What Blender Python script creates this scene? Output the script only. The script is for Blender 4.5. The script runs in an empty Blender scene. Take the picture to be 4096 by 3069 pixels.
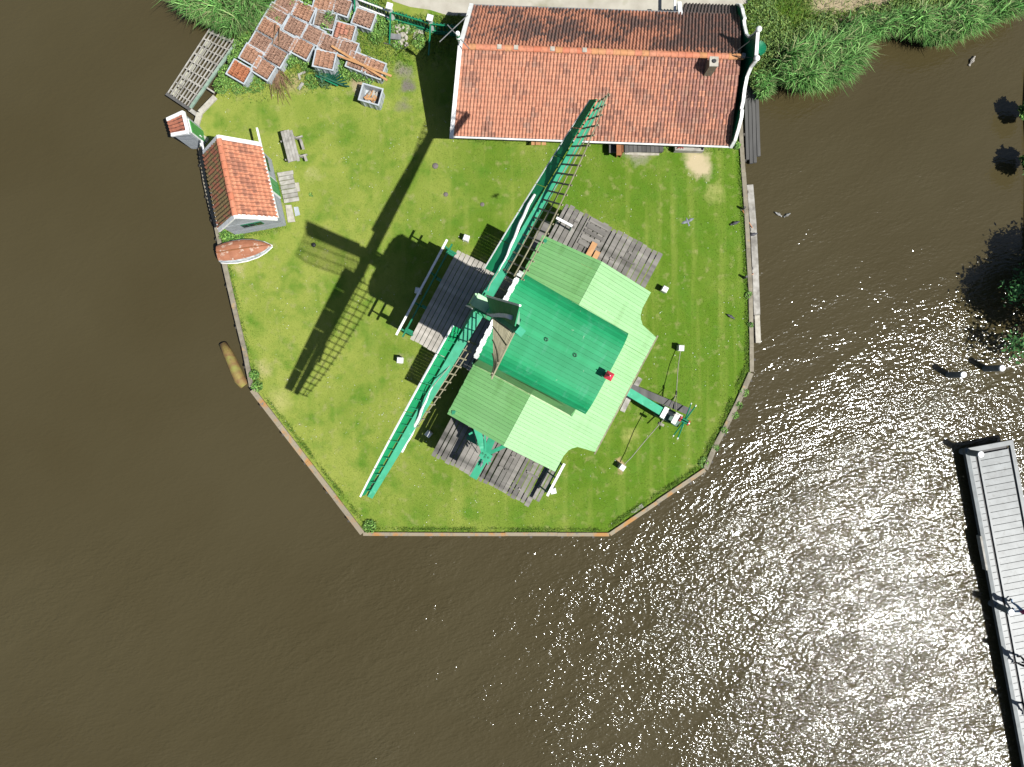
import bpy, bmesh, math, random
import numpy as np
from mathutils import Vector, Matrix, noise
random.seed(7)
rng = np.random.default_rng(11)
scene = bpy.context.scene
R = math.radians

# ---------------------------------------------------------------- camera, sky, sun, exposure
H = 37.0          # camera height above the lawn
F = 2841.0        # focal length in photo pixels (photo 4096 wide)
CX, CY = 2048.0, 1534.5
WATER = -0.55
cam_d = bpy.data.cameras.new('camera')
cam_d.sensor_width = 36.0
cam_d.lens = 36.0 * F / 4096.0
cam_d.clip_start = 0.5
cam_d.clip_end = 3000
cam = bpy.data.objects.new('camera', cam_d)
scene.collection.objects.link(cam)
cam.location = (0, 0, H)
scene.camera = cam

SUN = Vector((0.558, -0.336, 1.0)).normalized()
w = bpy.data.worlds.new('World')
scene.world = w
w.use_nodes = True
nt = w.node_tree
bg = nt.nodes['Background']
sky = nt.nodes.new('ShaderNodeTexSky')
sky.sky_type = 'NISHITA'
sky.sun_disc = False
sky.sun_elevation = math.asin(SUN.z)
sky.sun_rotation = math.atan2(SUN.x, SUN.y)
nt.links.new(sky.outputs[0], bg.inputs[0])
bg.inputs[1].default_value = 0.055
sun_d = bpy.data.lights.new('sun', 'SUN')
sun_d.energy = 5.0
sun_d.angle = R(0.53)
sun_d.color = (1.0, 0.972, 0.93)
sun = bpy.data.objects.new('sun', sun_d)
scene.collection.objects.link(sun)
sun.rotation_euler = SUN.to_track_quat('Z', 'Y').to_euler()
sun.location = (30, -20, 60)
vs = scene.view_settings
vs.view_transform = 'Standard'
vs.look = 'None'
vs.exposure = 0.86
vs.gamma = 1.0

# ---------------------------------------------------------------- helpers
Z = Vector((0, 0, 1))
COL = scene.collection
ORG = {}

def P(px, py, z=0.0):
    """point at height z that the photograph shows at pixel (px, py)"""
    d = (H - z) / F
    return Vector(((px - CX) * d, (CY - py) * d, z))

def lin(c):
    c /= 255.0
    return c / 12.92 if c <= 0.04045 else ((c + 0.055) / 1.055) ** 2.4

KALB = 0.5
def C(r, g, b, k=1.0):
    return (lin(r) * KALB * k, lin(g) * KALB * k, lin(b) * KALB * k)

def mat(name, c1, c2=None, scale=6.0, rough=0.7, stretch=(1, 1, 1), rot=0.0, rnd=0.0, src=None, bump=0.0,
        bscale=None, lo=0.35, hi=0.65, spec=0.5, c3=None, s3=1.5, lo3=.55, hi3=.7, detail=4.0, speck=None):
    m = bpy.data.materials.new(name)
    m.use_nodes = True
    n = m.node_tree.nodes
    L = m.node_tree.links.new
    bs = n['Principled BSDF']
    bs.inputs['Roughness'].default_value = rough
    bs.inputs['Specular IOR Level'].default_value = spec
    geo = n.new('ShaderNodeNewGeometry')
    mp = n.new('ShaderNodeMapping')
    mp.vector_type = 'POINT'
    mp.inputs['Rotation'].default_value = (0, 0, -rot)
    L(geo.outputs['Position'], mp.inputs['Vector'])
    mp2 = n.new('ShaderNodeMapping')
    mp2.inputs['Scale'].default_value = stretch
    L(mp.outputs[0], mp2.inputs['Vector'])
    if src == 'attr':
        a = n.new('ShaderNodeAttribute'); a.attribute_name = 'Col'; base = a.outputs['Color']
    elif src == 'obj':
        a = n.new('ShaderNodeObjectInfo'); a2 = n.new('ShaderNodeAttribute'); a2.attribute_name = 'Col'
        xm = n.new('ShaderNodeMix'); xm.data_type = 'RGBA'; xm.blend_type = 'MULTIPLY'; xm.inputs[0].default_value = 1
        L(a.outputs['Color'], xm.inputs[6]); L(a2.outputs['Color'], xm.inputs[7]); base = xm.outputs[2]
    else:
        a = n.new('ShaderNodeRGB'); a.outputs[0].default_value = (*c1, 1); base = a.outputs[0]
    def noise_mix(base, col, sc, l, h, seed):
        t = n.new('ShaderNodeTexNoise'); t.noise_dimensions = '4D'
        t.inputs['W'].default_value = seed
        t.inputs['Scale'].default_value = sc
        t.inputs['Detail'].default_value = detail
        L(mp2.outputs[0], t.inputs['Vector'])
        r = n.new('ShaderNodeMapRange')
        r.inputs['From Min'].default_value = l; r.inputs['From Max'].default_value = h
        L(t.outputs[0], r.inputs['Value'])
        x = n.new('ShaderNodeMix'); x.data_type = 'RGBA'
        L(r.outputs[0], x.inputs[0]); L(base, x.inputs[6])
        if src in ('attr', 'obj') and len(col) == 1:
            x.blend_type = 'MULTIPLY'
            x.inputs[7].default_value = (col[0], col[0], col[0], 1)
        else:
            x.inputs[7].default_value = (*col, 1)
        return x.outputs[2]
    if c2 is not None:
        base = noise_mix(base, c2, scale, lo, hi, 1.7)
    if c3 is not None:
        base = noise_mix(base, c3, s3, lo3, hi3, 5.1)
    if speck is not None:
        base = noise_mix(base, speck[0], speck[1], speck[2], speck[2] + .05, 9.4)
    if rnd:
        oi = n.new('ShaderNodeObjectInfo')
        mr = n.new('ShaderNodeMapRange')
        mr.inputs['To Min'].default_value = 1 - rnd; mr.inputs['To Max'].default_value = 1 + rnd
        L(oi.outputs['Random'], mr.inputs['Value'])
        hv = n.new('ShaderNodeHueSaturation')
        L(mr.outputs[0], hv.inputs['Value']); L(base, hv.inputs['Color'])
        base = hv.outputs[0]
    L(base, bs.inputs['Base Color'])
    if bump:
        t = n.new('ShaderNodeTexNoise')
        t.inputs['Scale'].default_value = bscale or scale * 3
        t.inputs['Detail'].default_value = 4
        L(mp2.outputs[0], t.inputs['Vector'])
        b = n.new('ShaderNodeBump'); b.inputs['Strength'].default_value = bump; b.inputs['Distance'].default_value = 0.02
        L(t.outputs[0], b.inputs['Height']); L(b.outputs[0], bs.inputs['Normal'])
    return m

def frame(x, up=Z):
    x = Vector(x).normalized(); y = Vector(up).cross(x)
    if y.length < 1e-5: y = Vector((0, 1, 0)).cross(x)
    y.normalize(); z = x.cross(y)
    return Matrix((x, y, z)).transposed()

class MB:
    def __init__(s): s.v = []; s.f = []; s.c = []; s.col = None
    def add(s, vs_, fs):
        o = len(s.v); s.v += [Vector(q) for q in vs_]
        for f in fs: s.f.append([o + i for i in f]); s.c.append(s.col)
        return s
    def box(s, c, size, Rm=None):
        Rm = Rm or Matrix.Identity(3); c = Vector(c); hx, hy, hz = [q / 2 for q in size]
        vv = [c + Rm @ Vector((x, y, z)) for z in (-hz, hz) for x, y in ((-hx, -hy), (hx, -hy), (hx, hy), (-hx, hy))]
        return s.add(vv, [(3, 2, 1, 0), (4, 5, 6, 7), (0, 1, 5, 4), (1, 2, 6, 5), (2, 3, 7, 6), (3, 0, 4, 7)])
    def beam(s, a, b, w_, h_, up=Z):
        a = Vector(a); b = Vector(b)
        return s.box((a + b) / 2, ((b - a).length, w_, h_), frame(b - a, up))
    def tube(s, pts, radii, n=8, closed=True):
        pts = [Vector(p) for p in pts]
        if not hasattr(radii, '__len__'): radii = [radii] * len(pts)
        rings = []; vv = []; ff = []
        for i, p in enumerate(pts):
            d = (pts[min(i + 1, len(pts) - 1)] - pts[max(i - 1, 0)])
            fr = frame(d, Z if abs(d.normalized().z) < .95 else Vector((1, 0, 0)))
            for k in range(n):
                a = 2 * math.pi * k / n
                vv.append(p + fr @ Vector((0, math.cos(a) * radii[i], math.sin(a) * radii[i])))
        for i in range(len(pts) - 1):
            for k in range(n):
                k2 = (k + 1) % n
                ff.append((i * n + k, i * n + k2, (i + 1) * n + k2, (i + 1) * n + k))
        if closed:
            ff.append(tuple(range(n - 1, -1, -1))); ff.append(tuple((len(pts) - 1) * n + k for k in range(n)))
        return s.add(vv, ff)
    def prism(s, poly, ext):
        poly = [Vector(p) for p in poly]; ext = Vector(ext); n = len(poly)
        vv = poly + [p + ext for p in poly]
        ff = [tuple(range(n - 1, -1, -1)), tuple(range(n, 2 * n))]
        for i in range(n):
            j = (i + 1) % n; ff.append((i, j, n + j, n + i))
        return s.add(vv, ff)
    def cyl(s, a, b, r1, r2=None, n=12):
        return s.tube([a, b], [r1, r1 if r2 is None else r2], n)
    def ball(s, c, r, n=8, m=6, sc=(1, 1, 1), Rm=None):
        Rm = Rm or Matrix.Identity(3); c = Vector(c); vv = []; ff = []
        for i in range(m + 1):
            t = math.pi * i / m
            for k in range(n):
                a = 2 * math.pi * k / n
                vv.append(c + Rm @ Vector((r * sc[0] * math.sin(t) * math.cos(a), r * sc[1] * math.sin(t) * math.sin(a), r * sc[2] * math.cos(t))))
        for i in range(m):
            for k in range(n):
                k2 = (k + 1) % n
                ff.append((i * n + k, (i + 1) * n + k, (i + 1) * n + k2, i * n + k2))
        return s.add(vv, ff)
    def build(s, name, m, parent=None, loc=None, smooth=False):
        if parent is not None: o0 = ORG[parent.name]
        elif loc is not None: o0 = Vector(loc)
        else:
            n = len(s.v); o0 = Vector((sum(q.x for q in s.v) / n, sum(q.y for q in s.v) / n, min(q.z for q in s.v)))
        me = bpy.data.meshes.new(name)
        me.from_pydata([tuple(q - o0) for q in s.v], [], s.f)
        ms = m if isinstance(m, (list, tuple)) else [m]
        for q in ms: me.materials.append(q)
        if any(c is not None for c in s.c):
            ca = me.color_attributes.new('Col', 'FLOAT_COLOR', 'CORNER')
            data = []
            for f, c in zip(s.f, s.c):
                c = c or (1, 1, 1)
                data += [c[0], c[1], c[2], 1.0] * len(f)
            ca.data.foreach_set('color', data)
        if smooth:
            me.polygons.foreach_set('use_smooth', [True] * len(me.polygons))
        me.validate()
        bm = bmesh.new(); bm.from_mesh(me); bmesh.ops.recalc_face_normals(bm, faces=bm.faces); bm.to_mesh(me); bm.free()
        o = bpy.data.objects.new(name, me); COL.objects.link(o)
        if parent is not None: o.parent = parent
        else: o.location = o0
        ORG[o.name] = o0
        return o

def tag(o, label, cat, group=None, kind=None):
    if label: o['label'] = label
    if cat: o['category'] = cat
    if group: o['group'] = group
    if kind: o['kind'] = kind
    return o

def thing(name, label, cat, loc, group=None):
    o = bpy.data.objects.new(name, None); COL.objects.link(o)
    o.location = loc; o.empty_display_size = 0.2
    ORG[o.name] = Vector(loc)
    return tag(o, label, cat, group)

def sub_empty(name, parent):
    o = bpy.data.objects.new(name, None); COL.objects.link(o); o.parent = parent
    ORG[o.name] = ORG[parent.name]
    return o

_unit = {}
def unit_box(m):
    if m.name not in _unit:
        b = MB().box((0, 0, 0), (1, 1, 1))
        me = bpy.data.meshes.new('unit_' + m.name)
        me.from_pydata([tuple(q) for q in b.v], [], b.f); me.materials.append(m)
        _unit[m.name] = me
    return _unit[m.name]

def piece(name, me, M4, parent):
    o = bpy.data.objects.new(name, me); COL.objects.link(o)
    o.parent = parent
    o.matrix_local = Matrix.Translation(-ORG[parent.name]) @ M4
    ORG[o.name] = ORG[parent.name]
    return o

def bar(name, m, a, b, w_, h_, parent, up=Z):
    """a straight plank or bar as a part of its own, sharing one box mesh per material"""
    a = Vector(a); b = Vector(b)
    Rm = frame(b - a, up)
    M4 = Matrix.Translation((a + b) / 2) @ Rm.to_4x4() @ Matrix.Diagonal(((b - a).length, w_, h_, 1))
    return piece(name, unit_box(m), M4, parent)

def soup(name, V, tris, cols, m, kind='stuff', label=None, parent=None):
    """a large mesh from numpy arrays; V (n,3), tris (t,3), cols (n,3)"""
    me = bpy.data.meshes.new(name)
    me.vertices.add(len(V)); me.vertices.foreach_set('co', np.asarray(V, dtype=np.float32).ravel())
    t = np.asarray(tris, dtype=np.int32)
    me.loops.add(t.size); me.loops.foreach_set('vertex_index', t.ravel())
    me.polygons.add(len(t)); me.polygons.foreach_set('loop_start', np.arange(len(t), dtype=np.int32) * 3)
    me.update(calc_edges=True)
    if cols is not None:
        ca = me.color_attributes.new('Col', 'FLOAT_COLOR', 'POINT')
        ca.data.foreach_set('color', np.hstack([cols, np.ones((len(cols), 1))]).astype(np.float32).ravel())
    me.materials.append(m)
    o = bpy.data.objects.new(name, me); COL.objects.link(o)
    if parent is not None: o.parent = parent
    if kind: o['kind'] = kind
    if label: o['label'] = label
    return o

def blades(pts, h, wd, lean, cols, curl=1.0, ldir=None):
    """bent grass or reed blades: pts (n,3), h (n,), wd (n,), lean (n,) metres sideways at the tip"""
    n = len(pts)
    a = rng.uniform(0, 2 * np.pi, n) if ldir is None else ldir
    d = np.stack([np.cos(a), np.sin(a), np.zeros(n)], 1)
    b = rng.uniform(0, 2 * np.pi, n)
    s = np.stack([np.cos(b), np.sin(b), np.zeros(n)], 1) * wd[:, None] / 2
    up = np.zeros((n, 3)); up[:, 2] = 1
    mid = pts + up * (h * .62)[:, None] + d * (lean * .35)[:, None]
    tip = pts + up * (h * (1 - .25 * curl * np.minimum(1, lean / np.maximum(h, .01))))[:, None] + d * lean[:, None]
    V = np.stack([pts - s, pts + s, mid - s * .8, mid + s * .8, tip], 1).reshape(-1, 3)
    o = (np.arange(n) * 5)[:, None]
    T = np.concatenate([o + np.array([[0, 1, 3]]), o + np.array([[0, 3, 2]]), o + np.array([[2, 3, 4]])], 0)
    return V, T, np.repeat(cols, 5, 0)

def leaves(pts, size, cols, upbias=.5):
    n = len(pts)
    nrm = rng.normal(size=(n, 3)); nrm[:, 2] = np.abs(nrm[:, 2]) + upbias
    nrm /= np.linalg.norm(nrm, axis=1)[:, None]
    t = np.cross(nrm, rng.normal(size=(n, 3))); t /= np.linalg.norm(t, axis=1)[:, None]
    b = np.cross(nrm, t)
    s = size[:, None]
    V = np.stack([pts - t * s, pts + b * s * .45, pts + t * s, pts - b * s * .45], 1).reshape(-1, 3)
    o = (np.arange(n) * 4)[:, None]
    T = np.concatenate([o + np.array([[0, 1, 2]]), o + np.array([[0, 2, 3]])], 0)
    return V, T, np.repeat(cols, 4, 0)

def inside(poly, x, y):
    poly = np.asarray(poly); r = np.zeros(len(x), bool); j = len(poly) - 1
    for i in range(len(poly)):
        xi, yi = poly[i]; xj, yj = poly[j]
        c = ((yi > y) != (yj > y)) & (x < (xj - xi) * (y - yi) / (yj - yi + 1e-12) + xi)
        r ^= c; j = i
    return r

# ---------------------------------------------------------------- materials
m_white = mat('white_paint', (.62, .63, .62), (.5, .5, .48), 5, .5, bump=.05)
m_mint = mat('mint_green_paint', (.026, .24, .135), (.02, .19, .1), 3, .65, c3=(.06, .28, .17), s3=5, spec=.2, lo3=.6, hi3=.72, rnd=.06)
m_cap = mat('cap_green_paint', (.004, .165, .058), (.010, .2, .078), 1.6, .6, spec=.22, stretch=(1, .25, 1), rot=R(-28), rnd=.13,
            c3=(.03, .2, .1), s3=4, lo3=.58, hi3=.74, bump=.06, speck=((.3, .36, .26), 9, .71))
m_light = mat('light_green_paint', (.12, .285, .098), (.135, .3, .112), 1.5, .5, rnd=.07, stretch=(1, .22, 1), rot=R(-28), c3=(.1, .235, .075), s3=2.6, lo3=.55, hi3=.75, spec=.3, speck=((.36, .42, .3), 11, .72))
m_dark = mat('dark_green_paint', (.004, .05, .028), (.006, .065, .036), 3, .45, rnd=.1)
m_mid = mat('mid_green_paint', (.004, .12, .055), (.006, .15, .07), 3, .4, rnd=.1)
m_deck = mat('weathered_deck_wood', C(156, 152, 144), C(118, 114, 107), 3.0, .85, stretch=(1, .12, 1), rot=R(61.9), rnd=.3,
             bump=.15, c3=C(96, 94, 88), s3=1.8)
m_wood = mat('grey_wood', C(200, 197, 188), C(165, 161, 150), 4, .85, rnd=.15, bump=.15, c3=C(140, 136, 128), s3=2)
m_stage = mat('pale_stage_wood', C(206, 200, 188), C(176, 170, 158), 3.0, .85, stretch=(1, .12, 1), rot=R(61.9), rnd=.12, bump=.15)
m_darkwood = mat('dark_grey_wood', C(108, 107, 104), C(80, 79, 77), 3, .85, stretch=(1, .15, 1), rnd=.15, bump=.12)
m_lath = mat('pale_lath_wood', C(172, 166, 135), C(140, 135, 105), 5, .8, rnd=.12)
m_plank = mat('fresh_plank_wood', C(215, 165, 110), C(195, 140, 88), 3, .7, rnd=.1)
m_brown = mat('brown_wood', C(178, 112, 62), C(150, 92, 50), 4, .7, rnd=.1)
m_rope = mat('rope', C(190, 186, 170), C(150, 146, 130), 30, .9)
m_iron = mat('black_iron', (.012, .012, .013), (.02, .02, .02), 8, .6)
m_grey = mat('zinc_grey', C(150, 152, 152), C(125, 126, 126), 4, .5)
m_cloth = mat('sailcloth', (.6, .6, .58), (.48, .48, .46), 9, .9, bump=.3)
m_red = mat('lantern_red', (.35, .02, .04), (.4, .03, .05), 6, .4)
m_redpaint = mat('red_paint', C(225, 90, 80), C(200, 75, 66), 8, .5)
m_tile = mat('tile_joined', (1, 1, 1), (.62,), 7.0, .8, src='attr', lo=.5, hi=.75, bump=.2, bscale=25)
m_tileo = mat('tile_single', (1, 1, 1), (.62,), 7.0, .8, src='obj', lo=.5, hi=.75, bump=.2, bscale=25)
m_wall = mat('grey_weatherboard', C(196, 203, 208), C(164, 171, 176), 4, .8, stretch=(1, 1, 5), rnd=.1, bump=.1)
m_tar = mat('tarred_boards', (.012, .013, .014), (.02, .02, .02), 4, .7)
m_stone = mat('concrete_stone', C(212, 207, 192), C(180, 174, 158), 5, .9, bump=.2)
m_cap_wood = mat('lichen_timber', C(164, 152, 128), C(192, 142, 82), 2.2, .9, bump=.2, lo=.5, hi=.64, c3=C(135, 130, 120), s3=5, rnd=.08)
m_cap_grey = mat('grey_bank_timber', C(162, 154, 134), C(132, 124, 106), 3, .9, bump=.2, rnd=.08, c3=C(190, 160, 110), s3=2.5, lo3=.62, hi3=.72)
m_pile = mat('wet_bank_boards', (.02, .018, .014), (.035, .03, .022), 4, .7)
m_crate = mat('pale_grey_plastic', C(212, 220, 224), C(190, 199, 204), 3, .45)
m_stack = mat('stacked_tile_clay', (1, 1, 1), (.5,), 9, .9, src='attr', lo=.45, hi=.75, bump=.3, bscale=30)
m_leaf = mat('leaf_green', (1, 1, 1), (.7,), 3, .6, src='attr', spec=.3)
m_bark = mat('bark', C(110, 96, 78), C(80, 68, 54), 6, .9, bump=.4)
m_twig = mat('dead_twig', C(160, 128, 96), C(128, 98, 70), 6, .9)

# ---------------------------------------------------------------- the setting: ground, water, path
LAND = [(500, -20000), (640, -900), (690, -40), (760, 40), (850, 105), (955, 150), (950, 230), (905, 320), (862, 385),
        (790, 455), (786, 520), (800, 590), (822, 724), (848, 843), (866, 909), (895, 1056), (936, 1230), (972, 1380),
        (1007, 1550), (1012, 1558), (1450, 2133), (1815, 2136), (2437, 2138), (2820, 1878), (2845, 1815), (2910, 1690),
        (2975, 1545), (3003, 1490), (3004, 1390), (2998, 1150), (2981, 840), (2970, 690), (2964, 583), (2962, 330),
        (3060, 335), (3250, 295), (3355, 235), (3365, 160), (3350, 115), (3540, 100), (3720, 135), (3900, 55),
        (4096, 0), (4400, -140), (20000, -1200), (20000, -20000)]
LANDW = [P(*q) for q in LAND]

def sheet(name, pts, m, z, skirt=0.0, kind='structure'):
    me = bpy.data.meshes.new(name); bm = bmesh.new()
    vs_ = [bm.verts.new((p.x, p.y, z)) for p in pts]
    f = bm.faces.new(vs_)
    if f.normal.z < 0: f.normal_flip()
    if skirt:
        r = bmesh.ops.extrude_face_region(bm, geom=[f])
        for g in r['geom']:
            if isinstance(g, bmesh.types.BMVert): g.co.z -= skirt
    bmesh.ops.recalc_face_normals(bm, faces=bm.faces)
    bmesh.ops.triangulate(bm, faces=bm.faces)
    bm.to_mesh(me); bm.free(); me.materials.append(m)
    o = bpy.data.objects.new(name, me); COL.objects.link(o)
    if kind: o['kind'] = kind
    return o

def lawn_material():
    m = bpy.data.materials.new('lawn'); m.use_nodes = True
    n = m.node_tree.nodes; L = m.node_tree.links.new
    bs = n['Principled BSDF']; bs.inputs['Roughness'].default_value = .9; bs.inputs['Specular IOR Level'].default_value = .15
    geo = n.new('ShaderNodeNewGeometry'); pos = geo.outputs['Position']
    def tex(sc, detail=3, vec=None, w=0.0):
        t = n.new('ShaderNodeTexNoise'); t.noise_dimensions = '4D'; t.inputs['W'].default_value = w
        t.inputs['Scale'].default_value = sc; t.inputs['Detail'].default_value = detail
        L(vec or pos, t.inputs['Vector']); return t.outputs[0]
    def rngn(v, a, b, c=0., d=1.):
        r = n.new('ShaderNodeMapRange'); L(v, r.inputs['Value'])
        for k, q in zip(('From Min', 'From Max', 'To Min', 'To Max'), (a, b, c, d)): r.inputs[k].default_value = q
        return r.outputs[0]
    def mixc(f, a, b, mode='MIX'):
        x = n.new('ShaderNodeMix'); x.data_type = 'RGBA'; x.blend_type = mode
        if isinstance(f, float): x.inputs[0].default_value = f
        else: L(f, x.inputs[0])
        for s, q in ((6, a), (7, b)):
            if isinstance(q, tuple): x.inputs[s].default_value = (*q, 1)
            else: L(q, x.inputs[s])
        return x.outputs[2]
    def math_(op, a, b=None):
        x = n.new('ShaderNodeMath'); x.operation = op
        for i, q in enumerate((a, b)):
            if q is None: continue
            if isinstance(q, (int, float)): x.inputs[i].default_value = q
            else: L(q, x.inputs[i])
        return x.outputs[0]
    sp_ = n.new('ShaderNodeSeparateXYZ'); L(pos, sp_.inputs[0])
    side_ = math_('ADD', rngn(sp_.outputs['X'], -13., 7., .34, -.22), tex(.33, 3))
    c = mixc(rngn(side_, .32, .8), (.064, .128, .007), (.172, .205, .038))
    dm = n.new('ShaderNodeVectorMath'); dm.operation = 'DISTANCE'; L(pos, dm.inputs[0]); dm.inputs[1].default_value = (1.5, 1.5, 0)
    arc = math_('SINE', math_('ADD', math_('MULTIPLY', dm.outputs['Value'], 6.2), math_('MULTIPLY', tex(.4, 3, w=5.), 9.)))
    c = mixc(rngn(arc, -1., 1., 0., .11), c, (.16, .2, .035))
    c = mixc(rngn(tex(1.1, 4, w=3.), .48, .72), c, (.062, .135, .010))
    c = mixc(rngn(tex(2.4, 5, w=8.), .56, .8), c, (.2, .2, .08))
    mp = n.new('ShaderNodeMapping'); mp.inputs['Rotation'].default_value = (0, 0, R(25)); mp.inputs['Scale'].default_value = (1.6, .12, 1)
    L(pos, mp.inputs['Vector'])
    c = mixc(rngn(tex(1.0, 2, vec=mp.outputs[0]), .5, .75, 0, .55), c, (.2, .225, .05))
    c = mixc(rngn(tex(22, 5), .3, .7, 0., .7), c, mixc(1.0, c, (.6, .66, .5), 'MULTIPLY'))
    c = mixc(rngn(tex(60, 3, w=2.), .35, .72, 0., .6), c, mixc(1.0, c, (1.45, 1.35, 1.4), 'MULTIPLY'))
    def patch(c, px, py, r, soft, col, wob=.5):
        q = P(px, py)
        d = n.new('ShaderNodeVectorMath'); d.operation = 'DISTANCE'; L(pos, d.inputs[0]); d.inputs[1].default_value = q
        dd = math_('ADD', d.outputs['Value'], math_('MULTIPLY', math_('SUBTRACT', tex(2.2, 4, w=px), .5), wob * 2.6))
        return mixc(rngn(dd, r + soft, r - soft), c, col)
    for px, py, r, s, col in ((2785, 640, .55, .3, C(212, 196, 158)), (2800, 670, .5, .28, C(212, 196, 158)), (2862, 768, .3, .3, C(176, 180, 104)),
                              (1612, 290, .3, .3, C(150, 144, 128)), (1628, 345, .26, .2, C(132, 126, 116)), (1610, 420, .22, .3, C(140, 138, 112)),
                              (1445, 345, .45, .25, C(190, 172, 140)), (1180, 330, .3, .3, C(184, 164, 124)),
                              (2550, 612, .5, .3, C(170, 164, 146)), (1440, 310, .3, .25, C(172, 148, 118)),
                              (3350, 20, 1.4, .5, C(186, 170, 138)), (3520, 10, 1.1, .5, C(176, 160, 130)), (1640, 1445, .1, .2, C(160, 164, 110)),
                              (1250, 700, .2, .3, C(178, 180, 110)), (960, 1080, .2, .25, C(186, 180, 120)), (1050, 1480, .3, .3, C(190, 184, 122)),
                              (2480, 1862, .2, .12, C(196, 170, 128)), (1870, 962, .14, .1, C(150, 146, 104)), (1612, 1440, .14, .1, C(156, 150, 120)),
                              (1120, 1600, .4, .4, C(186, 186, 110)), (2520, 1745, .3, .3, C(172, 178, 96))):
        c = patch(c, px, py, r, s, col)
    L(c, bs.inputs['Base Color'])
    b = n.new('ShaderNodeBump'); b.inputs['Strength'].default_value = .5; b.inputs['Distance'].default_value = .03
    L(tex(30, 5), b.inputs['Height']); L(b.outputs[0], bs.inputs['Normal'])
    return m
m_lawn = lawn_material()
sheet('ground', LANDW, m_lawn, 0.0, skirt=2.0)
sheet('ground', [P(*q) for q in [(4150, 240), (4140, 420), (4150, 600), (4145, 900), (4150, 1250), (4190, 1480), (4800, 1600), (20000, 1800), (20000, 200)]],
      m_lawn, -0.05, skirt=2.0)

def water_material():
    m = bpy.data.materials.new('river_water'); m.use_nodes = True
    n = m.node_tree.nodes; L = m.node_tree.links.new
    bs = n['Principled BSDF']
    bs.inputs['Roughness'].default_value = .11
    bs.inputs['IOR'].default_value = 1.333
    bs.inputs['Specular IOR Level'].default_value = .7
    geo = n.new('ShaderNodeNewGeometry'); pos = geo.outputs['Position']
    def mp(rot, sx, sy):
        x = n.new('ShaderNodeMapping'); x.inputs['Scale'].default_value = (sx, sy, 1)
        y = n.new('ShaderNodeMapping'); y.inputs['Rotation'].default_value = (0, 0, rot); L(pos, y.inputs[0]); L(y.outputs[0], x.inputs[0])
        return x.outputs[0]
    def tex(sc, detail, vec, w=0., rough=.5):
        t = n.new('ShaderNodeTexNoise'); t.noise_dimensions = '4D'; t.inputs['W'].default_value = w
        t.inputs['Scale'].default_value = sc; t.inputs['Detail'].default_value = detail; t.inputs['Roughness'].default_value = rough
        L(vec, t.inputs['Vector']); return t.outputs[0]
    def ma(op, a, b):
        x = n.new('ShaderNodeMath'); x.operation = op
        for i, q in enumerate((a, b)):
            if isinstance(q, (int, float)): x.inputs[i].default_value = q
            else: L(q, x.inputs[i])
        return x.outputs[0]
    def rn(v, a, b, c=0., d=1.):
        r = n.new('ShaderNodeMapRange'); L(v, r.inputs['Value'])
        for k, q in zip(('From Min', 'From Max', 'To Min', 'To Max'), (a, b, c, d)): r.inputs[k].default_value = q
        return r.outputs[0]
    # murky brown body colour with slow variation
    x = n.new('ShaderNodeMix'); x.data_type = 'RGBA'
    L(rn(tex(.12, 3, pos), .35, .65), x.inputs[0])
    x.inputs[6].default_value = (.039, .0312, .0132, 1); x.inputs[7].default_value = (.0435, .0355, .016, 1)
    L(x.outputs[2], bs.inputs['Base Color'])
    # wind ripples: short crests, gusts modulate their height, calm in the lee of the island
    r1 = tex(5.6, 1, mp(R(-14), .6, 1.25), 0., .5)
    r2 = tex(13.0, 1, mp(R(12), .8, 1.1), 4.)
    r3 = tex(1.6, 2, mp(R(-40), .6, 1.2), 9.)
    h = ma('ADD', ma('ADD', ma('MULTIPLY', r1, 1.0), ma('MULTIPLY', r2, .3)), ma('MULTIPLY', r3, .8))
    gust = rn(tex(.16, 3, mp(R(30), 1.0, .55), 2.), .3, .7, .62, 1.2)
    gust2 = rn(tex(.8, 4, mp(R(-25), .5, 1.3), 6.), .28, .72, .45, 1.5)
    sep = n.new('ShaderNodeSeparateXYZ'); L(pos, sep.inputs[0])
    calm = ma('MAXIMUM', rn(ma('ADD', sep.outputs['Y'], ma('MULTIPLY', sep.outputs['X'], -.83)), -18., -12.5, 1.0, .34), rn(sep.outputs['Y'], -10.5, -6., 1.0, .28))
    lee = rn(sep.outputs['X'], -14., 3., .5, 1.0)
    amp = ma('MULTIPLY', ma('MULTIPLY', ma('MULTIPLY', gust, gust2), calm), lee)
    bs.inputs['Specular Tint'].default_value = (.93, .97, 1.0, 1)
    b = n.new('ShaderNodeBump'); b.inputs['Strength'].default_value = 1.0; b.inputs['Distance'].default_value = .078
    L(ma('MULTIPLY', h, amp), b.inputs['Height']); L(b.outputs[0], bs.inputs['Normal'])
    return m
sheet('water', [Vector((x, y, 0)) for x, y in ((-900, -900), (900, -900), (900, 900), (-900, 900))], water_material(), WATER)

m_path = mat('sandy_path', C(205, 200, 184), C(188, 182, 166), 1.5, .95, bump=.15, c3=C(170, 166, 140), s3=.8)
sheet('path', [P(*q) for q in [(1535, -60), (1570, 5), (1640, 28), (1720, 40), (1790, 62), (1900, 68), (2300, 75), (2620, 72), (2760, 62), (2900, 30), (2990, 14), (3020, -60)]],
      m_path, 0.004)

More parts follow.
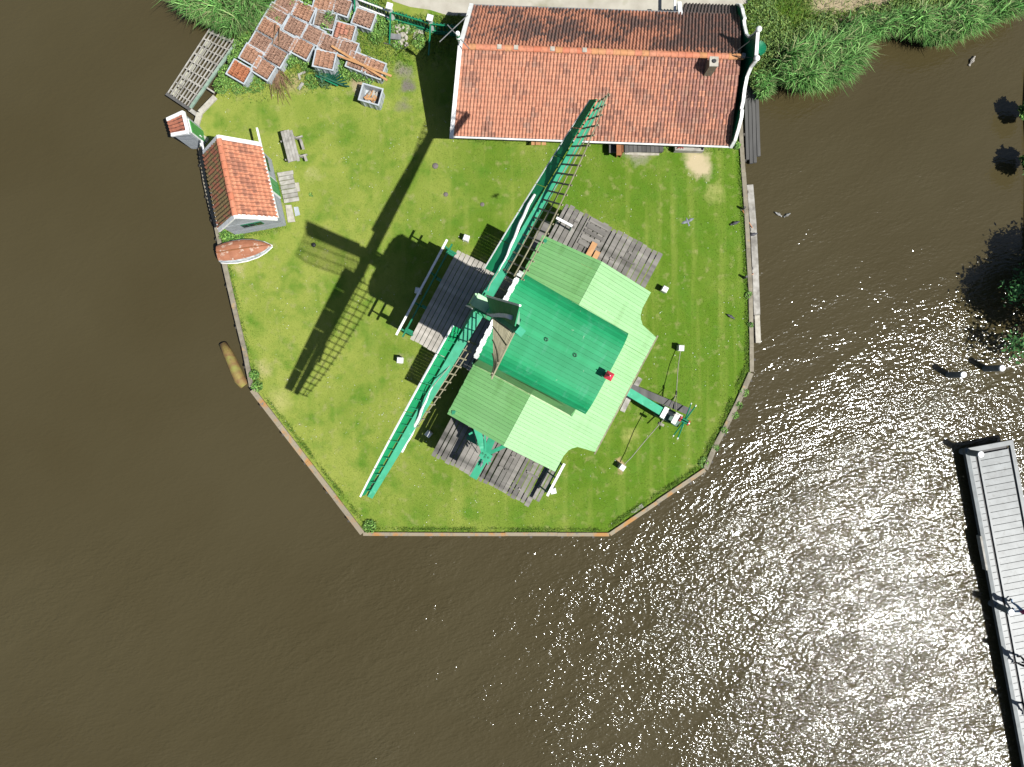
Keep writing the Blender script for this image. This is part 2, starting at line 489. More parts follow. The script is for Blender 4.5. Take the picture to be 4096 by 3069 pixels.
# timber-capped retaining walls round the island
def bank_wall(name, label, pts, width, m, seglen=2.6, z=.06, side=1):
    base = P(*pts[0]); base.z = WATER - .6
    t = thing(name, label, 'retaining wall', base)
    w3 = [P(q[0], q[1], z) for q in pts]
    face = MB()
    for a, b in zip(w3[:-1], w3[1:]):
        d = (b - a); nrm = Vector((-d.y, d.x, 0)).normalized() * side
        c = (a + b) / 2 + nrm * (width * .45); c.z = (z - .08 + WATER - .6) / 2
        face.box(c, (d.length, .07, z - .08 - WATER + .6), frame(d))
        k = max(1, round(d.length / seglen))
        for i in range(k):
            p0 = a.lerp(b, i / k); p1 = a.lerp(b, (i + 1) / k)
            g = d.normalized() * .004
            off = nrm * random.uniform(-.01, .01)
            bar('cap_board', m, p0 + g + off, p1 - g + off, width * random.uniform(.94, 1.04), .09 + random.uniform(0, .008), t)
        q = a.copy()
        npost = max(1, int(d.length / 1.6))
        for i in range(npost):
            pc = a.lerp(b, (i + .5) / npost) + nrm * (width * .45 + .09)
            bar('pile', m_pile, (pc.x, pc.y, WATER - .7), (pc.x, pc.y, z - .1 - random.uniform(0, .06)), .12, .12, t)
    face.build('sheet_boards', m_pile, t)
    return t
bank_wall('bank_wall', 'dark bank wall between the red tiled shed and the water', [(800, 592), (820, 724), (847, 843), (866, 909), (884, 1000)], .2, m_cap_grey, side=-1)
bank_wall('bank_wall', 'grey timber bank wall running from the boat past the mossy log', [(898, 1054), (938, 1230), (975, 1384), (1006, 1548)], .24, m_cap_grey, side=-1)
bank_wall('bank_wall', 'orange-lichened bank wall along the lower left edge of the lawn', [(1009, 1560), (1450, 2134)], .27, m_cap_wood, side=-1)
bank_wall('bank_wall', 'orange-lichened bank wall along the straight bottom edge of the lawn', [(1453, 2136), (1812, 2137), (2437, 2138)], .18, m_cap_wood, side=-1)
bank_wall('bank_wall', 'narrow orange bank wall at the lower right edge of the lawn', [(2439, 2137), (2820, 1880)], .2, m_cap_wood, side=-1)
bank_wall('bank_wall', 'weed-grown grey bank wall curving up behind the capstan wheel', [(2822, 1878), (2850, 1810), (2863, 1782), (2914, 1686), (2948, 1617), (2982, 1542), (3004, 1492)], .26, m_cap_grey, side=-1)
bank_wall('bank_wall', 'long grey bank wall along the right edge of the lawn', [(3007, 1488), (3006, 1390), (3001, 1150), (2984, 840), (2973, 690), (2967, 590), (2962, 480)], .22, m_cap_grey, side=-1)
bank_wall('bank_wall', 'short stone-grey bank edge beside the outhouse and slatted jetty', [(862, 388), (800, 452), (787, 500), (792, 560)], .3, m_stone, side=1)

# ---------------------------------------------------------------- the windmill
AX = R(28.1)
U = Vector((math.cos(AX), -math.sin(AX), 0))      # from the sails towards the tail
N = Vector((math.sin(AX), math.cos(AX), 0))       # across the body
MC = N * 2.0
def W(u, v, z): return MC + U * u + N * v + Z * z
mill = thing('windmill', 'green paltrok sawing windmill with four lattice sails in the middle of the lawn', 'windmill', W(1, 0, 0))

# tower body
b = MB()
def ring(u0, u1, v, z): return [W(u0, -v, z), W(u1, -v, z), W(u1, v, z), W(u0, v, z)]
lv = [ring(-2.0, 3.2, 2.3, .9), ring(-1.95, 3.1, 2.05, 5.0), ring(-1.86, 2.95, 1.98, 5.6), ring(-1.5, 2.85, 1.3, 8.1), ring(-1.3, 2.8, 1.1, 10.0)]
for q in lv: b.v += q
for i in range(len(lv) - 1):
    for k in range(4):
        k2 = (k + 1) % 4; b.f.append([i * 4 + k, i * 4 + k2, i * 4 + 4 + k2, i * 4 + 4 + k]); b.c.append(None)
b.f.append([16, 17, 18, 19]); b.c.append(None)
b.build('tower_body', mat('tower_green_paint', (.07, .2, .07), (.085, .23, .085), 2, .5, stretch=(1, 1, .2), bump=.1), mill)
# front wall boards, proud of the body
fw = sub_empty('front_wall', mill)
nb = 14
for i in range(nb):
    t0 = (i + .5) / nb * 2 - 1
    bar('board', m_mid if i % 3 else m_dark, W(-1.92, t0 * 1.95, 5.2), W(-1.38, t0 * 1.02, 9.8), .22, .04, fw, up=U)
lower = sub_empty('lower_wall', mill)
for i in range(16):
    t0 = (i + .5) / 16 * 2 - 1
    bar('board', m_dark, W(-2.04, t0 * 2.3, .6), W(-1.99, t0 * 2.05, 5.2), .27, .05, lower, up=U)
b = MB(); b.box(W(.6, 0, .45), (5.6, 4.8, .9), frame(U)); b.build('foundation', m_tar, mill)
for v in (-2.3, 2.3):
    bar('ring_beam', m_darkwood, W(-2.4, v, .35), W(5.2, v, .35), .3, .3, mill)

# wing roofs: ridge across the body, boards run down the slope
RU, RZ, SL = .95, 5.74, .325
def rz(u): return RZ - SL * abs(u - RU)
def rear_end(v):
    v = abs(v)
    if v > 3.64: return 3.6
    if v > 2.98: return 3.64 + .6 * (1 - (v - 2.98) / .66) ** 2
    return 4.83
def roof_board(parent, u0, u1, v0, v1, m, n=1, lift=0.0, taper=None):
    d = Vector((0, 0, .035))
    a0, a1 = (u1, u1) if taper is None else taper
    lo = [W(u0, v0, rz(u0) + lift), W(a0, v0, rz(a0) + lift), W(a1, v1, rz(a1) + lift), W(u0, v1, rz(u0) + lift)]
    MB().prism([p - d for p in lo], d).build('board', m, parent)
BW = .165
for s in (-1, 1):
    fr_ = sub_empty('front_roof_slope', mill); rr_ = sub_empty('rear_roof_slope', mill)
    i = 0; v = 1.98
    while v < 4.56:
        v1 = min(v + BW, 4.6)
        lf = (.012 if i % 2 else 0.0) + random.uniform(0, .004)
        roof_board(fr_, RU - .005, -1.95 + random.uniform(-.01, .01), s * (v + .004), s * (v1 - .004), m_light, lift=lf)
        roof_board(rr_, RU + .005, 0, s * (v + .004), s * (v1 - .004), m_light, lift=lf, taper=(rear_end(v + .01), rear_end(v1 - .01)))
        v = v1; i += 1
    # steep painted flare where the roof meets the tower, and its lead flashing
    fl = MB()
    prof = [(-1.86, 0), (RU, 0), (2.95, 0)]
    for (ua, _), (ub, _) in zip(prof[:-1], prof[1:]):
        fl.add([W(ua, s * 2.02, rz(ua) + .05), W(ub, s * 2.02, rz(ub) + .05), W(ub, s * 1.78, rz(ub) + 1.1), W(ua, s * 1.78, rz(ua) + 1.1)], [(0, 1, 2, 3)])
    fl.build('flare_board', m_light, mill)
    fs = MB()
    fs.beam(W(-1.8, s * 2.05, rz(-1.8) + .05), W(RU, s * 2.05, rz(RU) + .05), .05, .03); fs.beam(W(RU, s * 2.05, rz(RU) + .05), W(2.95, s * 2.05, rz(2.95) + .05), .05, .03)
    fs.build('flashing', mat('pale_flashing', C(190, 215, 160), C(150, 190, 120), 9, .6), mill)
    # end gable boards under the wing roofs
    ga = MB()
    ga.prism([W(-1.8, s * 4.45, 4.0), W(3.4, s * 4.45, 4.0), W(3.4, s * 4.45, rz(3.4) - .05), W(RU, s * 4.45, RZ - .05), W(-1.8, s * 4.45, rz(-1.8) - .05)], N * (s * .04))
    ga.build('end_gable', m_mid, mill)
rc = sub_empty('rear_roof_slope', mill)
v = -2.98 + .0
i = 0
while v < 2.95:
    v1 = min(v + BW, 2.98)
    u0 = 2.84 if abs((v + v1) / 2) < 1.98 else 3.62
    if abs((v + v1) / 2) >= 1.98: u0 = rear_end(3.0) - .62 if False else 3.0
    lf = (.012 if i % 2 else 0.0) - (.03 if abs((v + v1) / 2) >= 1.98 else 0)
    if abs((v + v1) / 2) < 1.98:
        roof_board(rc, u0, 4.83 + random.uniform(-.008, .008), v + .004, v1 - .004, m_light, lift=lf)
    v = v1; i += 1
bar('eaves_gutter', m_lath, W(4.86, -3.08, rz(4.83) - .03), W(4.86, 3.08, rz(4.83) - .03), .07, .07, mill)
# rear wall under the low eaves
b = MB(); b.prism([W(4.3, -2.8, .9), W(4.3, 2.8, .9), W(4.3, 2.8, 4.5), W(4.3, -2.8, 4.5)], U * -.06); b.build('rear_wall', m_dark, mill)
for v in (-2.6, 2.6):
    bar('corner_post', m_mid, W(4.2, v, .3), W(4.2, v, 4.4), .18, .18, mill)
for s in (-1, 1):
    for u in (-1.7, 3.2):
        bar('corner_post', m_mid, W(u, s * 4.4, .3), W(u, s * 4.4, 4.9 if u < 0 else 4.8), .18, .18, mill)

# barrel cap with lengthwise boards
mb = MB(); mb.prism([W(-1.46, -1.7, 9.6), W(2.9, -1.66, 9.6), W(2.9, 1.66, 9.6), W(-1.46, 1.7, 9.6)], Z * .06); mb.build('cap_floor', m_dark, mill)
for s in (-1, 1):
    bar('cap_side', m_mid, W(-1.5, s * 1.68, 10.0), W(2.92, s * 1.64, 9.95), .05, .9, mill)
cap = sub_empty('cap_roof', mill)
NBD = 26
def cap_pt(t, f):
    """t -1..1 across, f 0..1 front to rear"""
    hw = 1.80 - .08 * f
    zt = 11.3 - .5 * f; zb = 10.72 - .45 * f
    y = hw * math.sin(t * R(80)) / math.sin(R(80))
    z = zb + (zt - zb) * (1 - abs(y / hw) ** 5.5)
    return y, z
UF, UR_ = -1.58, 2.98
for i in range(NBD):
    ta = (i / NBD) * 2 - 1 + .0012; tb = ((i + 1) / NBD) * 2 - 1 - .0012
    lf = random.uniform(0, .002)
    vv = []
    for f in (0., .5, 1.):
        u = UF + (UR_ - UF) * f
        for t_ in (ta, tb):
            y, z = cap_pt(t_, f); vv.append(W(u, y, z + lf))
    mb = MB(); low = [q - Vector((0, 0, .05)) for q in vv]
    mb.add(vv + low, [(0, 1, 3, 2), (2, 3, 5, 4), (7, 6, 8, 9), (9, 8, 10, 11), (0, 2, 8, 6), (2, 4, 10, 8), (3, 1, 7, 9), (5, 3, 9, 11), (1, 0, 6, 7), (4, 5, 11, 10)])
    mb.build('board', m_cap, cap)
bar('ridge_board', m_cap, W(UF + .4, 0, 11.3 - .05), W(UR_, 0, 10.79), .16, .05, cap)
for u in (.35, 1.55):
    mb = MB(); y, z = cap_pt(0, (u - UF) / (UR_ - UF))
    pts = [W(u + .06 * math.cos(a), .06 * math.sin(a), z + .08 + .03 * math.sin(a)) for a in [k * math.pi / 6 for k in range(13)]]
    mb.tube(pts, .014, 5); mb.build('ring_bolt', m_iron, cap)
# end gables of the cap
for f, u in ((0., UF + .12), (1., UR_ - .05)):
    mb = MB(); pr = [W(u, *cap_pt(-1 + 2 * k / 12, f)) for k in range(13)]
    pr = [q - Vector((0, 0, .05)) for q in pr] + [W(u, 1.7, 9.6), W(u, -1.7, 9.6)]
    mb.prism(pr, U * .05); mb.build('cap_gable', m_mid if f == 0 else m_dark, mill)
for i in range(9):
    v = -1.4 + i * .35
    y, z = cap_pt(math.asin(v / 1.8 * math.sin(R(80))) / R(80), 0)
    bar('gable_board', m_mid, W(UF + .05, v, 9.7), W(UF + .05, v, z - .09), .3, .035, mill, up=U)
# scalloped white trim on the front edge
tr = sub_empty('scalloped_trim', mill)
for i in range(22):
    ta = -1 + 2 * i / 22; tb = -1 + 2 * (i + 1) / 22
    ya, za = cap_pt(ta, 0); yb, zb = cap_pt(tb, 0)
    bar('scallop', m_white, W(UF - .05, ya, za + .045), W(UF - .05, yb, zb + .045), .14 + (.05 if i % 2 else 0), .05, tr)
# red lantern at the rear of the cap
ln = MB(); lc = W(2.97, -.1, 10.8)
ln.box(lc + Z * .25, (.2, .2, .5), frame(U)); ln.build('lantern_body', m_grey, mill)
lr = MB(); lr.add([lc + U * x * .15 + N * y * .15 + Z * .5 for x, y in ((-1, -1), (1, -1), (1, 1), (-1, 1))] + [lc + Z * .68], [(0, 1, 4), (1, 2, 4), (2, 3, 4), (3, 0, 4), (3, 2, 1, 0)])
lr.build('lantern_roof', m_red, mill)
bar('lantern_vane', m_white, lc + Z * .68, lc + Z * .82, .03, .03, mill, up=U)

# front stage
fd = sub_empty('front_stage', mill)
u = -5.31
while u < -2.1:
    wv = .235
    bar('plank', m_stage, W(u + wv / 2, -2.42 + random.uniform(-.03, .03), 3.07), W(u + wv / 2, 2.42 + random.uniform(-.03, .03), 3.07 + random.uniform(-.004, .004)), wv - .032, .05, fd)
    u += wv
for v in (-2.1, 2.1):
    bar('joist', m_mid, W(-5.75, v, 2.94), W(-1.9, v, 2.94), .16, .2, fd)
for v in (-.75, .75):
    bar('joist', m_mid, W(-5.55, v, 2.94), W(-1.9, v, 2.94), .14, .2, fd)
bar('handrail', m_white, W(-5.86, -2.55, 3.68), W(-5.86, 2.52, 3.68), .1, .07, fd)
bar('green_rail', m_mid, W(-5.62, -2.5, 3.3), W(-5.62, 2.5, 3.3), .07, .09, fd)
for v in (-2.2, -.8, .8, 2.2):
    bar('rail_post', m_mid, W(-5.6, v, 2.9), W(-5.82, v, 3.66), .08, .08, fd, up=U)
for v in (-2.2, 2.2):
    bar('strut', m_mid, W(-2.0, v, 1.2), W(-4.9, v, 2.86), .14, .16, fd)
    bar('bracket', m_mid, W(-5.85, v, 3.1), W(-5.25, v, 3.1), .1, .08, fd)

# saw floors on both sides: planks run outwards
for s in (-1, 1):
    dk = sub_empty('saw_floor', mill)
    vo = 6.97 if s < 0 else 7.12
    u = -1.86
    k = 0
    while u < 3.36:
        wv = random.choice((.24, .27, .3))
        gap = random.choice((.02, .03, .08, .05))
        vin = 1.2
        zz = 1.96 + random.uniform(-.006, .006)
        end = vo + random.uniform(-.05, .05)
        if s > 0 and .75 < u < 1.55:
            # a stretch with the boards laid crosswise
            pass
        bar('plank', m_deck, W(u + wv / 2, s * vin, zz), W(u + wv / 2, s * end, zz), wv - gap, .06, dk)
        u += wv; k += 1
    for q in range(9):
        pu = random.uniform(-1.4, 2.8); pv = random.uniform(4.9, 6.7)
        ln_ = random.choice((.18, .22, .75))
        bar('cleat', m_deck, W(pu, s * pv, 2.02), W(pu + ln_, s * pv, 2.02), .09, .06, dk)
    for pv in (2.4, 4.6, vo - .25):
        bar('floor_beam', m_darkwood, W(-1.85, s * pv, 1.8), W(3.35, s * pv, 1.8), .2, .24, dk)
    for pu in (-1.6, .8, 3.1):
        bar('floor_post', m_darkwood, W(pu, s * (vo - .3), 0), W(pu, s * (vo - .3), 1.7), .18, .18, dk)
    if s > 0:
        cross = [(0, 5.75), (0, 6.05), (0, 6.35), (0, 6.65), (0, 6.95)]
        for cu, cv in cross:
            bar('plank', m_deck, W(-.42, cv, 2.03), W(.62, cv, 2.03), .24 if cv != 6.35 else .17, .05, dk)
        bar('fresh_board', m_plank, W(.34, 4.5, 2.12), W(.34, 6.02, 2.12), .28, .06, dk)
        bar('fresh_board', m_plank, W(.68, 4.5, 2.1), W(.68, 5.72, 2.1), .26, .06, dk)
        bar('handrail', m_white, W(-1.86, 6.0, 3.0), W(-1.0, 6.0, 3.0), .12, .06, dk)
        bar('rail_post', m_mid, W(-1.05, 6.0, 1.95), W(-1.05, 6.0, 2.98), .08, .08, dk, up=U)
        bar('rail_post', m_mid, W(-1.8, 6.0, 1.95), W(-1.8, 6.0, 2.98), .08, .08, dk, up=U)
        bar('platform', m_deck, W(-2.2, 4.4, 1.9), W(-2.2, 5.8, 1.9), .5, .06, dk)
    else:
        bar('handrail', m_white, W(4.02, -5.95, 3.0), W(4.02, -4.2, 3.0), .12, .07, dk)
        bar('green_rail', m_mid, W(3.86, -5.9, 2.75), W(3.86, -4.2, 2.75), .06, .07, dk)
        for pv in (-5.8, -5.0, -4.3):
            bar('rail_post', m_mid, W(3.5, pv, 2.0), W(3.98, pv, 2.97), .07, .07, dk, up=U)
        for q in range(2):
            bar('outer_plank', m_deck, W(3.6 + .22 * q, -6.5, 2.2), W(3.6 + .22 * q, -4.2, 2.2), .17, .05, dk)

# log crane over the saw floor
cr = sub_empty('log_crane', mill)
zc = 4.1
bar('jib', m_mint, P(1948, 1815, zc), P(1893, 1912, zc - .1), .36, .12, cr)
bar('gusset', m_mint, P(1923, 1812, zc + .1), P(1964, 1836, zc + .1), .34, .05, cr)
for (px, py), wd, m_ in (((1903, 1700), .3, m_mint), ((1940, 1725), .09, m_mint), ((1976, 1735), .34, m_mint), ((2050, 1770), .17, m_mint)):
    bar('stay', m_, P(1942, 1820, zc), P(px, py, 4.6), wd, .1, cr)
bar('stay', m_mint, P(1876, 1738, 4.2), P(1912, 1718, 4.2), .08, .06, cr)
for (px, py) in ((1952, 1857), (1962, 1847)):
    bar('hook_arm', m_mint, P(1945, 1828, zc), P(px, py, zc - .2), .07, .07, cr)
for px, py in ((1932, 1815), (1944, 1822), (1954, 1832), (1940, 1830)):
    mb = MB(); q = P(px, py, zc + .12); mb.cyl(q, q + Z * .04, .05, .05, 8); mb.build('bolt', m_mid, cr)
mb = MB(); mb.tube([P(1893, 1706, 4.0), P(1906, 1770, 3.2), P(1914, 1815, 2.1)], .02, 5); mb.build('hoist_rope', m_rope, cr)
bar('post', m_mid, P(1925, 1715, 2.0) + N * .2, P(1925, 1715, 4.4) + N * .2, .2, .2, cr, up=U)
mb = MB(); mb.box(P(1900, 1750, 2.4), (.7, .5, .8), frame(U)); mb.build('winch_box', m_mid, cr)

# sails: local x outwards, y trailing, z towards the wind
TILT, TH, YAW = R(10.3), R(5), R(1.9)
Rg = 8.2
Np = (N * math.cos(YAW) + U * math.sin(YAW)).normalized()
Up_ = (U * math.cos(YAW) - N * math.sin(YAW)).normalized()
ax = (-Up_ * math.cos(TILT) + Z * math.sin(TILT)).normalized()       # towards the wind
zr = (Z * math.cos(TILT) + Up_ * math.sin(TILT)).normalized()        # up, in the sail plane
HUB = W(-2.1, 0, 11.47)
def wang(r): return R(31 - 29 * (r / Rg) ** 1.8)
def S_(r, y, z=0.0):
    """y along the twisted chord (trailing +), z normal to it"""
    a = wang(r)
    return Vector((r, y * math.cos(a) + z * math.sin(a), -y * math.sin(a) + z * math.cos(a)))
def S2(r, y, z=0.0):
    a = wang(r) + R(13)
    return Vector((r, y * math.cos(a) + z * math.sin(a), -y * math.sin(a) + z * math.cos(a)))
def make_sail(cloth):
    objs = []
    def mk(name, mb, m, smooth=False):
        me = bpy.data.meshes.new(name); me.from_pydata([tuple(q) for q in mb.v], [], mb.f); me.materials.append(m)
        if smooth: me.polygons.foreach_set('use_smooth', [True] * len(me.polygons))
        bm = bmesh.new(); bm.from_mesh(me); bmesh.ops.recalc_face_normals(bm, faces=bm.faces); bm.to_mesh(me); bm.free()
        objs.append((name, me)); return me
    st = MB()
    sec = []
    for r, wd in ((0, .38), (1.2, .36), (4.5, .3), (8.2, .2)):
        a = -R(9)
        for y, z in ((-1, -1), (1, -1), (1, 1), (-1, 1)):
            yy, zz_ = y * wd / 2, z * wd / 2
            sec.append(Vector((r, yy * math.cos(a) + zz_ * math.sin(a), -yy * math.sin(a) + zz_ * math.cos(a) - .05)))
    ff = []
    for i in range(3):
        for k in range(4):
            k2 = (k + 1) % 4; ff.append((i * 4 + k, i * 4 + k2, i * 4 + 4 + k2, i * 4 + 4 + k))
    ff += [(3, 2, 1, 0), (12, 13, 14, 15)]
    st.add(sec, ff); mk('stock', st, m_mint)
    # windboards on the leading side
    nbd = 6; r0, r1 = 1.15, 8.2
    for i in range(nbd):
        ra = r0 + (r1 - r0) * i / nbd + .012; rb = r0 + (r1 - r0) * (i + 1) / nbd - .012
        mb = MB()
        V = []
        for r in (ra, (ra + rb) / 2, rb):
            for y, z in ((-.08, .10), (-.58, .12), (-.58, .15), (-.08, .13)):
                V.append(S2(r, y, z))
        ff = []
        for j in range(2):
            for k in range(4):
                k2 = (k + 1) % 4; ff.append((j * 4 + k, j * 4 + k2, j * 4 + 4 + k2, j * 4 + 4 + k))
        ff += [(3, 2, 1, 0), (8, 9, 10, 11)]
        mb.add(V, ff); mk('windboard', mb, m_cap)
        mb = MB(); V = []
        for r in (ra, (ra + rb) / 2, rb):
            for y, z in ((-.575, .11), (-.625, .11), (-.625, .165), (-.575, .16)):
                V.append(S2(r, y, z))
        mb.add(V, ff); mk('edge_strip', mb, m_white)
    # brackets carrying the windboards
    for i in range(20):
        r = 1.35 + i * .345
        mb = MB(); c = [S2(r, -.14, -.02), S2(r, -.14, .09), S2(r, -.46, .11), S2(r, -.46, .06)]
        mb.prism(c, Vector((.035, 0, 0))); mk('bracket', mb, m_mid)
    # lattice
    for i in range(20):
        r = 1.45 + i * .35
        wid = 1.46 if r < 7 else 1.46 - .15 * (r - 7)
        mb = MB(); mb.beam(S_(r, .1, .06), S_(r, wid + .05, .02), .034, .055, up=Vector((1, 0, 0))); mk('rung', mb, m_lath)
    for y in (.48, .95, 1.42):
        for j in range(3):
            ra = 1.4 + j * 2.25; rb = ra + 2.25
            mb = MB()
            mb.tube([S_(ra + (rb - ra) * k / 4, y - (.15 * max(0, ra + (rb - ra) * k / 4 - 7) if y > 1 else 0), .065) for k in range(5)], .024, 5)
            mk('lath', mb, m_lath)
    # furled cloth
    ra, rb, y0, y1, zc_ = cloth
    mb = MB(); pts = []; rad = []
    for k in range(15):
        f = k / 14; r = ra + (rb - ra) * f
        pts.append(S_(r, y0 + (y1 - y0) * (f * f * (3 - 2 * f)), zc_ + .015 * math.sin(k * 1.7)))
        rad.append(.016 + .048 * math.sin(min(1, f * 1.25) * math.pi * .62) * (1 + .08 * math.sin(k * 2.9)))
    mb.tube(pts, rad, 8); mk('furled_sailcloth', mb, m_cloth, True)
    mb = MB(); mb.tube([S_(.5, .25, zc_), S_(ra * .6, .15, zc_), S_(ra, y0, zc_)], .018, 5); mk('sail_rope', mb, m_rope)
    return objs
sailA = make_sail((1.3, 4.3, .22, -.3, .22)); sailB = make_sail((3.4, 6.2, -.5, .25, -.18)); sailC = make_sail((1.2, 7.6, .05, -.2, .24))
for k, (ang, data) in enumerate(((TH, sailA), (TH + math.pi, sailB), (TH + math.pi / 2, sailC), (TH - math.pi / 2, sailA))):
    # ang measured from N towards up; the top moves towards N as the mill turns
    xd = Np * math.cos(ang) + zr * math.sin(ang)
    yd = (-Np * math.sin(ang) + zr * math.cos(ang))
    Rm = Matrix((xd, yd, ax)).transposed()
    # handedness: keep z towards the wind
    off = ax * (.22 if k < 2 else -.2)
    M4 = Matrix.Translation(HUB + off) @ Rm.to_4x4()
    # a sail on the N side moves down when the mill runs, so its trailing side is up
    se = sub_empty('sail', mill)
    for nm, me in data:
        piece(nm, me, M4, se)
mb = MB(); mb.box(HUB, (1.05, .5, .5), frame(ax)); mb.box(HUB + ax * .56, (.1, .42, .42), frame(ax)); mb.build('poll_end', mat('poll_green', (.24, .42, .22), (.2, .37, .2), 6, .5), mill)
mb = MB(); mb.cyl(HUB - ax * .4, HUB - ax * 1.3, .28, .26, 14); mb.build('windshaft', m_dark, mill)
for s_ in (-1, 1):
    mb = MB(); mb.box(HUB + Np * s_ * .33, (.62, .12, .62), frame(ax)); mb.build('poll_flange', m_cap, mill)

# tail with winch and capstan wheel
tl = sub_empty('tail', mill)
bar('tail_pole', m_mint, P(2480, 1548, 2.7), P(2650, 1650, 1.7), .4, .34, tl)
bar('tail_plank', m_darkwood, P(2520, 1548, .7), P(2762, 1650, .7), .36, .08, tl)
bar('cross_timber', m_wood, P(2560, 1512, .55), P(2532, 1560, .55), .26, .2, tl)
bar('cross_timber', m_wood, P(2520, 1580, .55), P(2488, 1646, .55), .26, .2, tl)
winch_c = P(2675, 1662, 1.4)
mb = MB(); mb.box(winch_c - Z * .2, (1.35, .62, .5), frame(U)); mb.build('winch_frame', m_dark, tl)
for px, py in ((2657, 1651), (2702, 1674)):
    q = P(px, py, 1.95)
    bar('winch_post', m_white, q - N * .28, q + N * .28, .23, .12, tl)
    for s_ in (-1, 1):
        bar('winch_leg', m_dark, q + N * .25 * s_ - Z * 1.9, q + N * .25 * s_ - Z * .06, .12, .12, tl, up=U)
WC = P(2738, 1684, 1.5)
mb = MB(); mb.cyl(WC - U * 1.9, WC - U * .2, .1, .1, 12); mb.build('winch_drum', m_wood, tl)
for o_, l_, m_, r_ in ((-.28, .1, m_redpaint, .15), (.18, .08, m_redpaint, .14), (-.16, .32, m_mid, .13)):
    mb = MB(); mb.cyl(WC + U * o_, WC + U * (o_ + l_), r_, r_, 12); mb.build('wheel_hub', m_, tl)
for k in range(6):
    a = R(30 + 60 * k) + R(4)
    d = N * math.cos(a) + Z * math.sin(a)
    mb = MB(); mb.cyl(WC + d * .1, WC + d * 1.02, .042, .03, 8); mb.build('spoke', m_mid, tl)
    mb = MB(); mb.cyl(WC + d * 1.02, WC + d * 1.1, .036, .036, 8); mb.build('spoke_tip', m_white, tl)
bar('brake_lever', m_wood, P(2702, 1655, 2.02), P(2730, 1664, 1.95), .08, .05, tl)
mb = MB(); q = P(2660, 1670, 1.3)
for k in range(4):
    mb.tube([q - N * (.35 + .03 * k) + U * (.16 * math.cos(a)) + Z * (.16 * math.sin(a) - .1) for a in [j * math.pi / 5 for j in range(11)]], .02, 5)
mb.build('rope_coil', m_rope, tl)

# ---------------------------------------------------------------- pantiled roofs
def pantile_mesh(name, wd, ln, m, seg=6):
    """wavy clay tile, x across, y up the slope, lower edge at y=0; face tones carry lichen in the middle and a darker lower lip"""
    V = []; Fc = []; sh = []
    rows = ((0, .045), (ln * .3, .035), (ln * .75, .016), (ln * 1.1, 0.0))
    for y, dz in rows:
        for i in range(seg + 1):
            f = i / seg
            V.append((f * wd * 1.06 - wd / 2, y, .034 * math.cos((f - .28) * 2 * math.pi) + dz))
    k = seg + 1
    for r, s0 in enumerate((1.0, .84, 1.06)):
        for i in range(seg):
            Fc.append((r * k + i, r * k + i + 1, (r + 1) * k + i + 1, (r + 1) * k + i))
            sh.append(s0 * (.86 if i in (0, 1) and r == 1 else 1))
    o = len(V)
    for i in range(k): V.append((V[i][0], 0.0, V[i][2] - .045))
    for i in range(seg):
        Fc.append((o + i, o + i + 1, i + 1, i)); sh.append(.45)  # lower lip darker than the tile face
    me = bpy.data.meshes.new(name); me.from_pydata(V, [], Fc); me.materials.append(m)
    ca = me.color_attributes.new('Col', 'FLOAT_COLOR', 'CORNER')
    ca.data.foreach_set('color', [q for f, s_ in zip(Fc, sh) for q in (s_, s_, s_, 1.0) * len(f)])
    return me, V, Fc, sh

def tiled_slope(parent, e0, e1, r0, r1, ncol, nrow, colfn, nobj, skip=None, tilesets={}):
    """e0-e1 eaves left to right seen from outside, r0-r1 ridge; the first nobj tiles (from the eaves) are objects"""
    key = (round((e1 - e0).length / ncol, 3), round(((r0 - e0).length) / nrow, 3))
    if key not in tilesets: tilesets[key] = pantile_mesh('pantile', key[0], key[1], m_tileo)
    me, V, Fc, sh = tilesets[key]
    rest = MB(); cnt = 0
    for r in range(nrow):
        for c in range(ncol):
            if skip and skip(c, r): continue
            fx = (c + .5) / ncol
            a = e0.lerp(e1, fx).lerp(r0.lerp(r1, fx), r / nrow)
            yv = (r0.lerp(r1, fx) - e0.lerp(e1, fx)).normalized()
            xv = (e1 - e0).normalized()
            nv = xv.cross(yv).normalized(); yv2 = nv.cross(xv)
            jit = random.gauss(0, .005)
            M4 = Matrix((xv, yv, nv)).transposed().to_4x4(); M4.translation = a + nv * (.05 + random.gauss(0, .003)) + xv * jit
            M4 = M4 @ Matrix.Rotation(random.gauss(0, .012), 4, 'Z')
            col = colfn(c, r)
            if cnt < nobj:
                o = piece('roof_tile', me, M4, parent); o.color = (*col, 1); cnt += 1
            else:
                o0 = len(rest.v); rest.v += [M4 @ Vector(q) for q in V]
                for f, s_ in zip(Fc, sh):
                    rest.f.append([o0 + q for q in f]); rest.c.append((col[0] * s_, col[1] * s_, col[2] * s_))
    if rest.f:
        o = rest.build('roof_tiles', m_tile, parent); o['kind'] = 'stuff'
    return cnt

def blend(a, b, t): return tuple(x + (y - x) * t for x, y in zip(a, b))
OR1, OR2, OR3 = C(198, 136, 108, 1.3), C(186, 122, 94, 1.3), C(206, 150, 120, 1.28)
DK1, DK2, GY = C(136, 98, 86), C(112, 90, 84), C(168, 136, 120)
def nz(x, y, s=0): return noise.noise(Vector((x, y, s))) * .5 + .5

# ---------------------------------------------------------------- the long house
EZ, HRZ, NZ_ = 2.15, 4.4, 2.15
he0, he1 = P(1815, 541, EZ), P(2918, 581, EZ)
hr0, hr1 = P(1847, 187, HRZ), P(2962, 229, HRZ)
hn0, hn1 = P(1889, 29, NZ_), P(2962, 66, NZ_)
house = thing('tiled_house', 'long house with orange pantile roof and white scrolled gable behind the mill', 'house', P(2390, 300, 0))
hx = (hr1 - hr0).normalized(); hy = Vector((-hx.y, hx.x, 0))
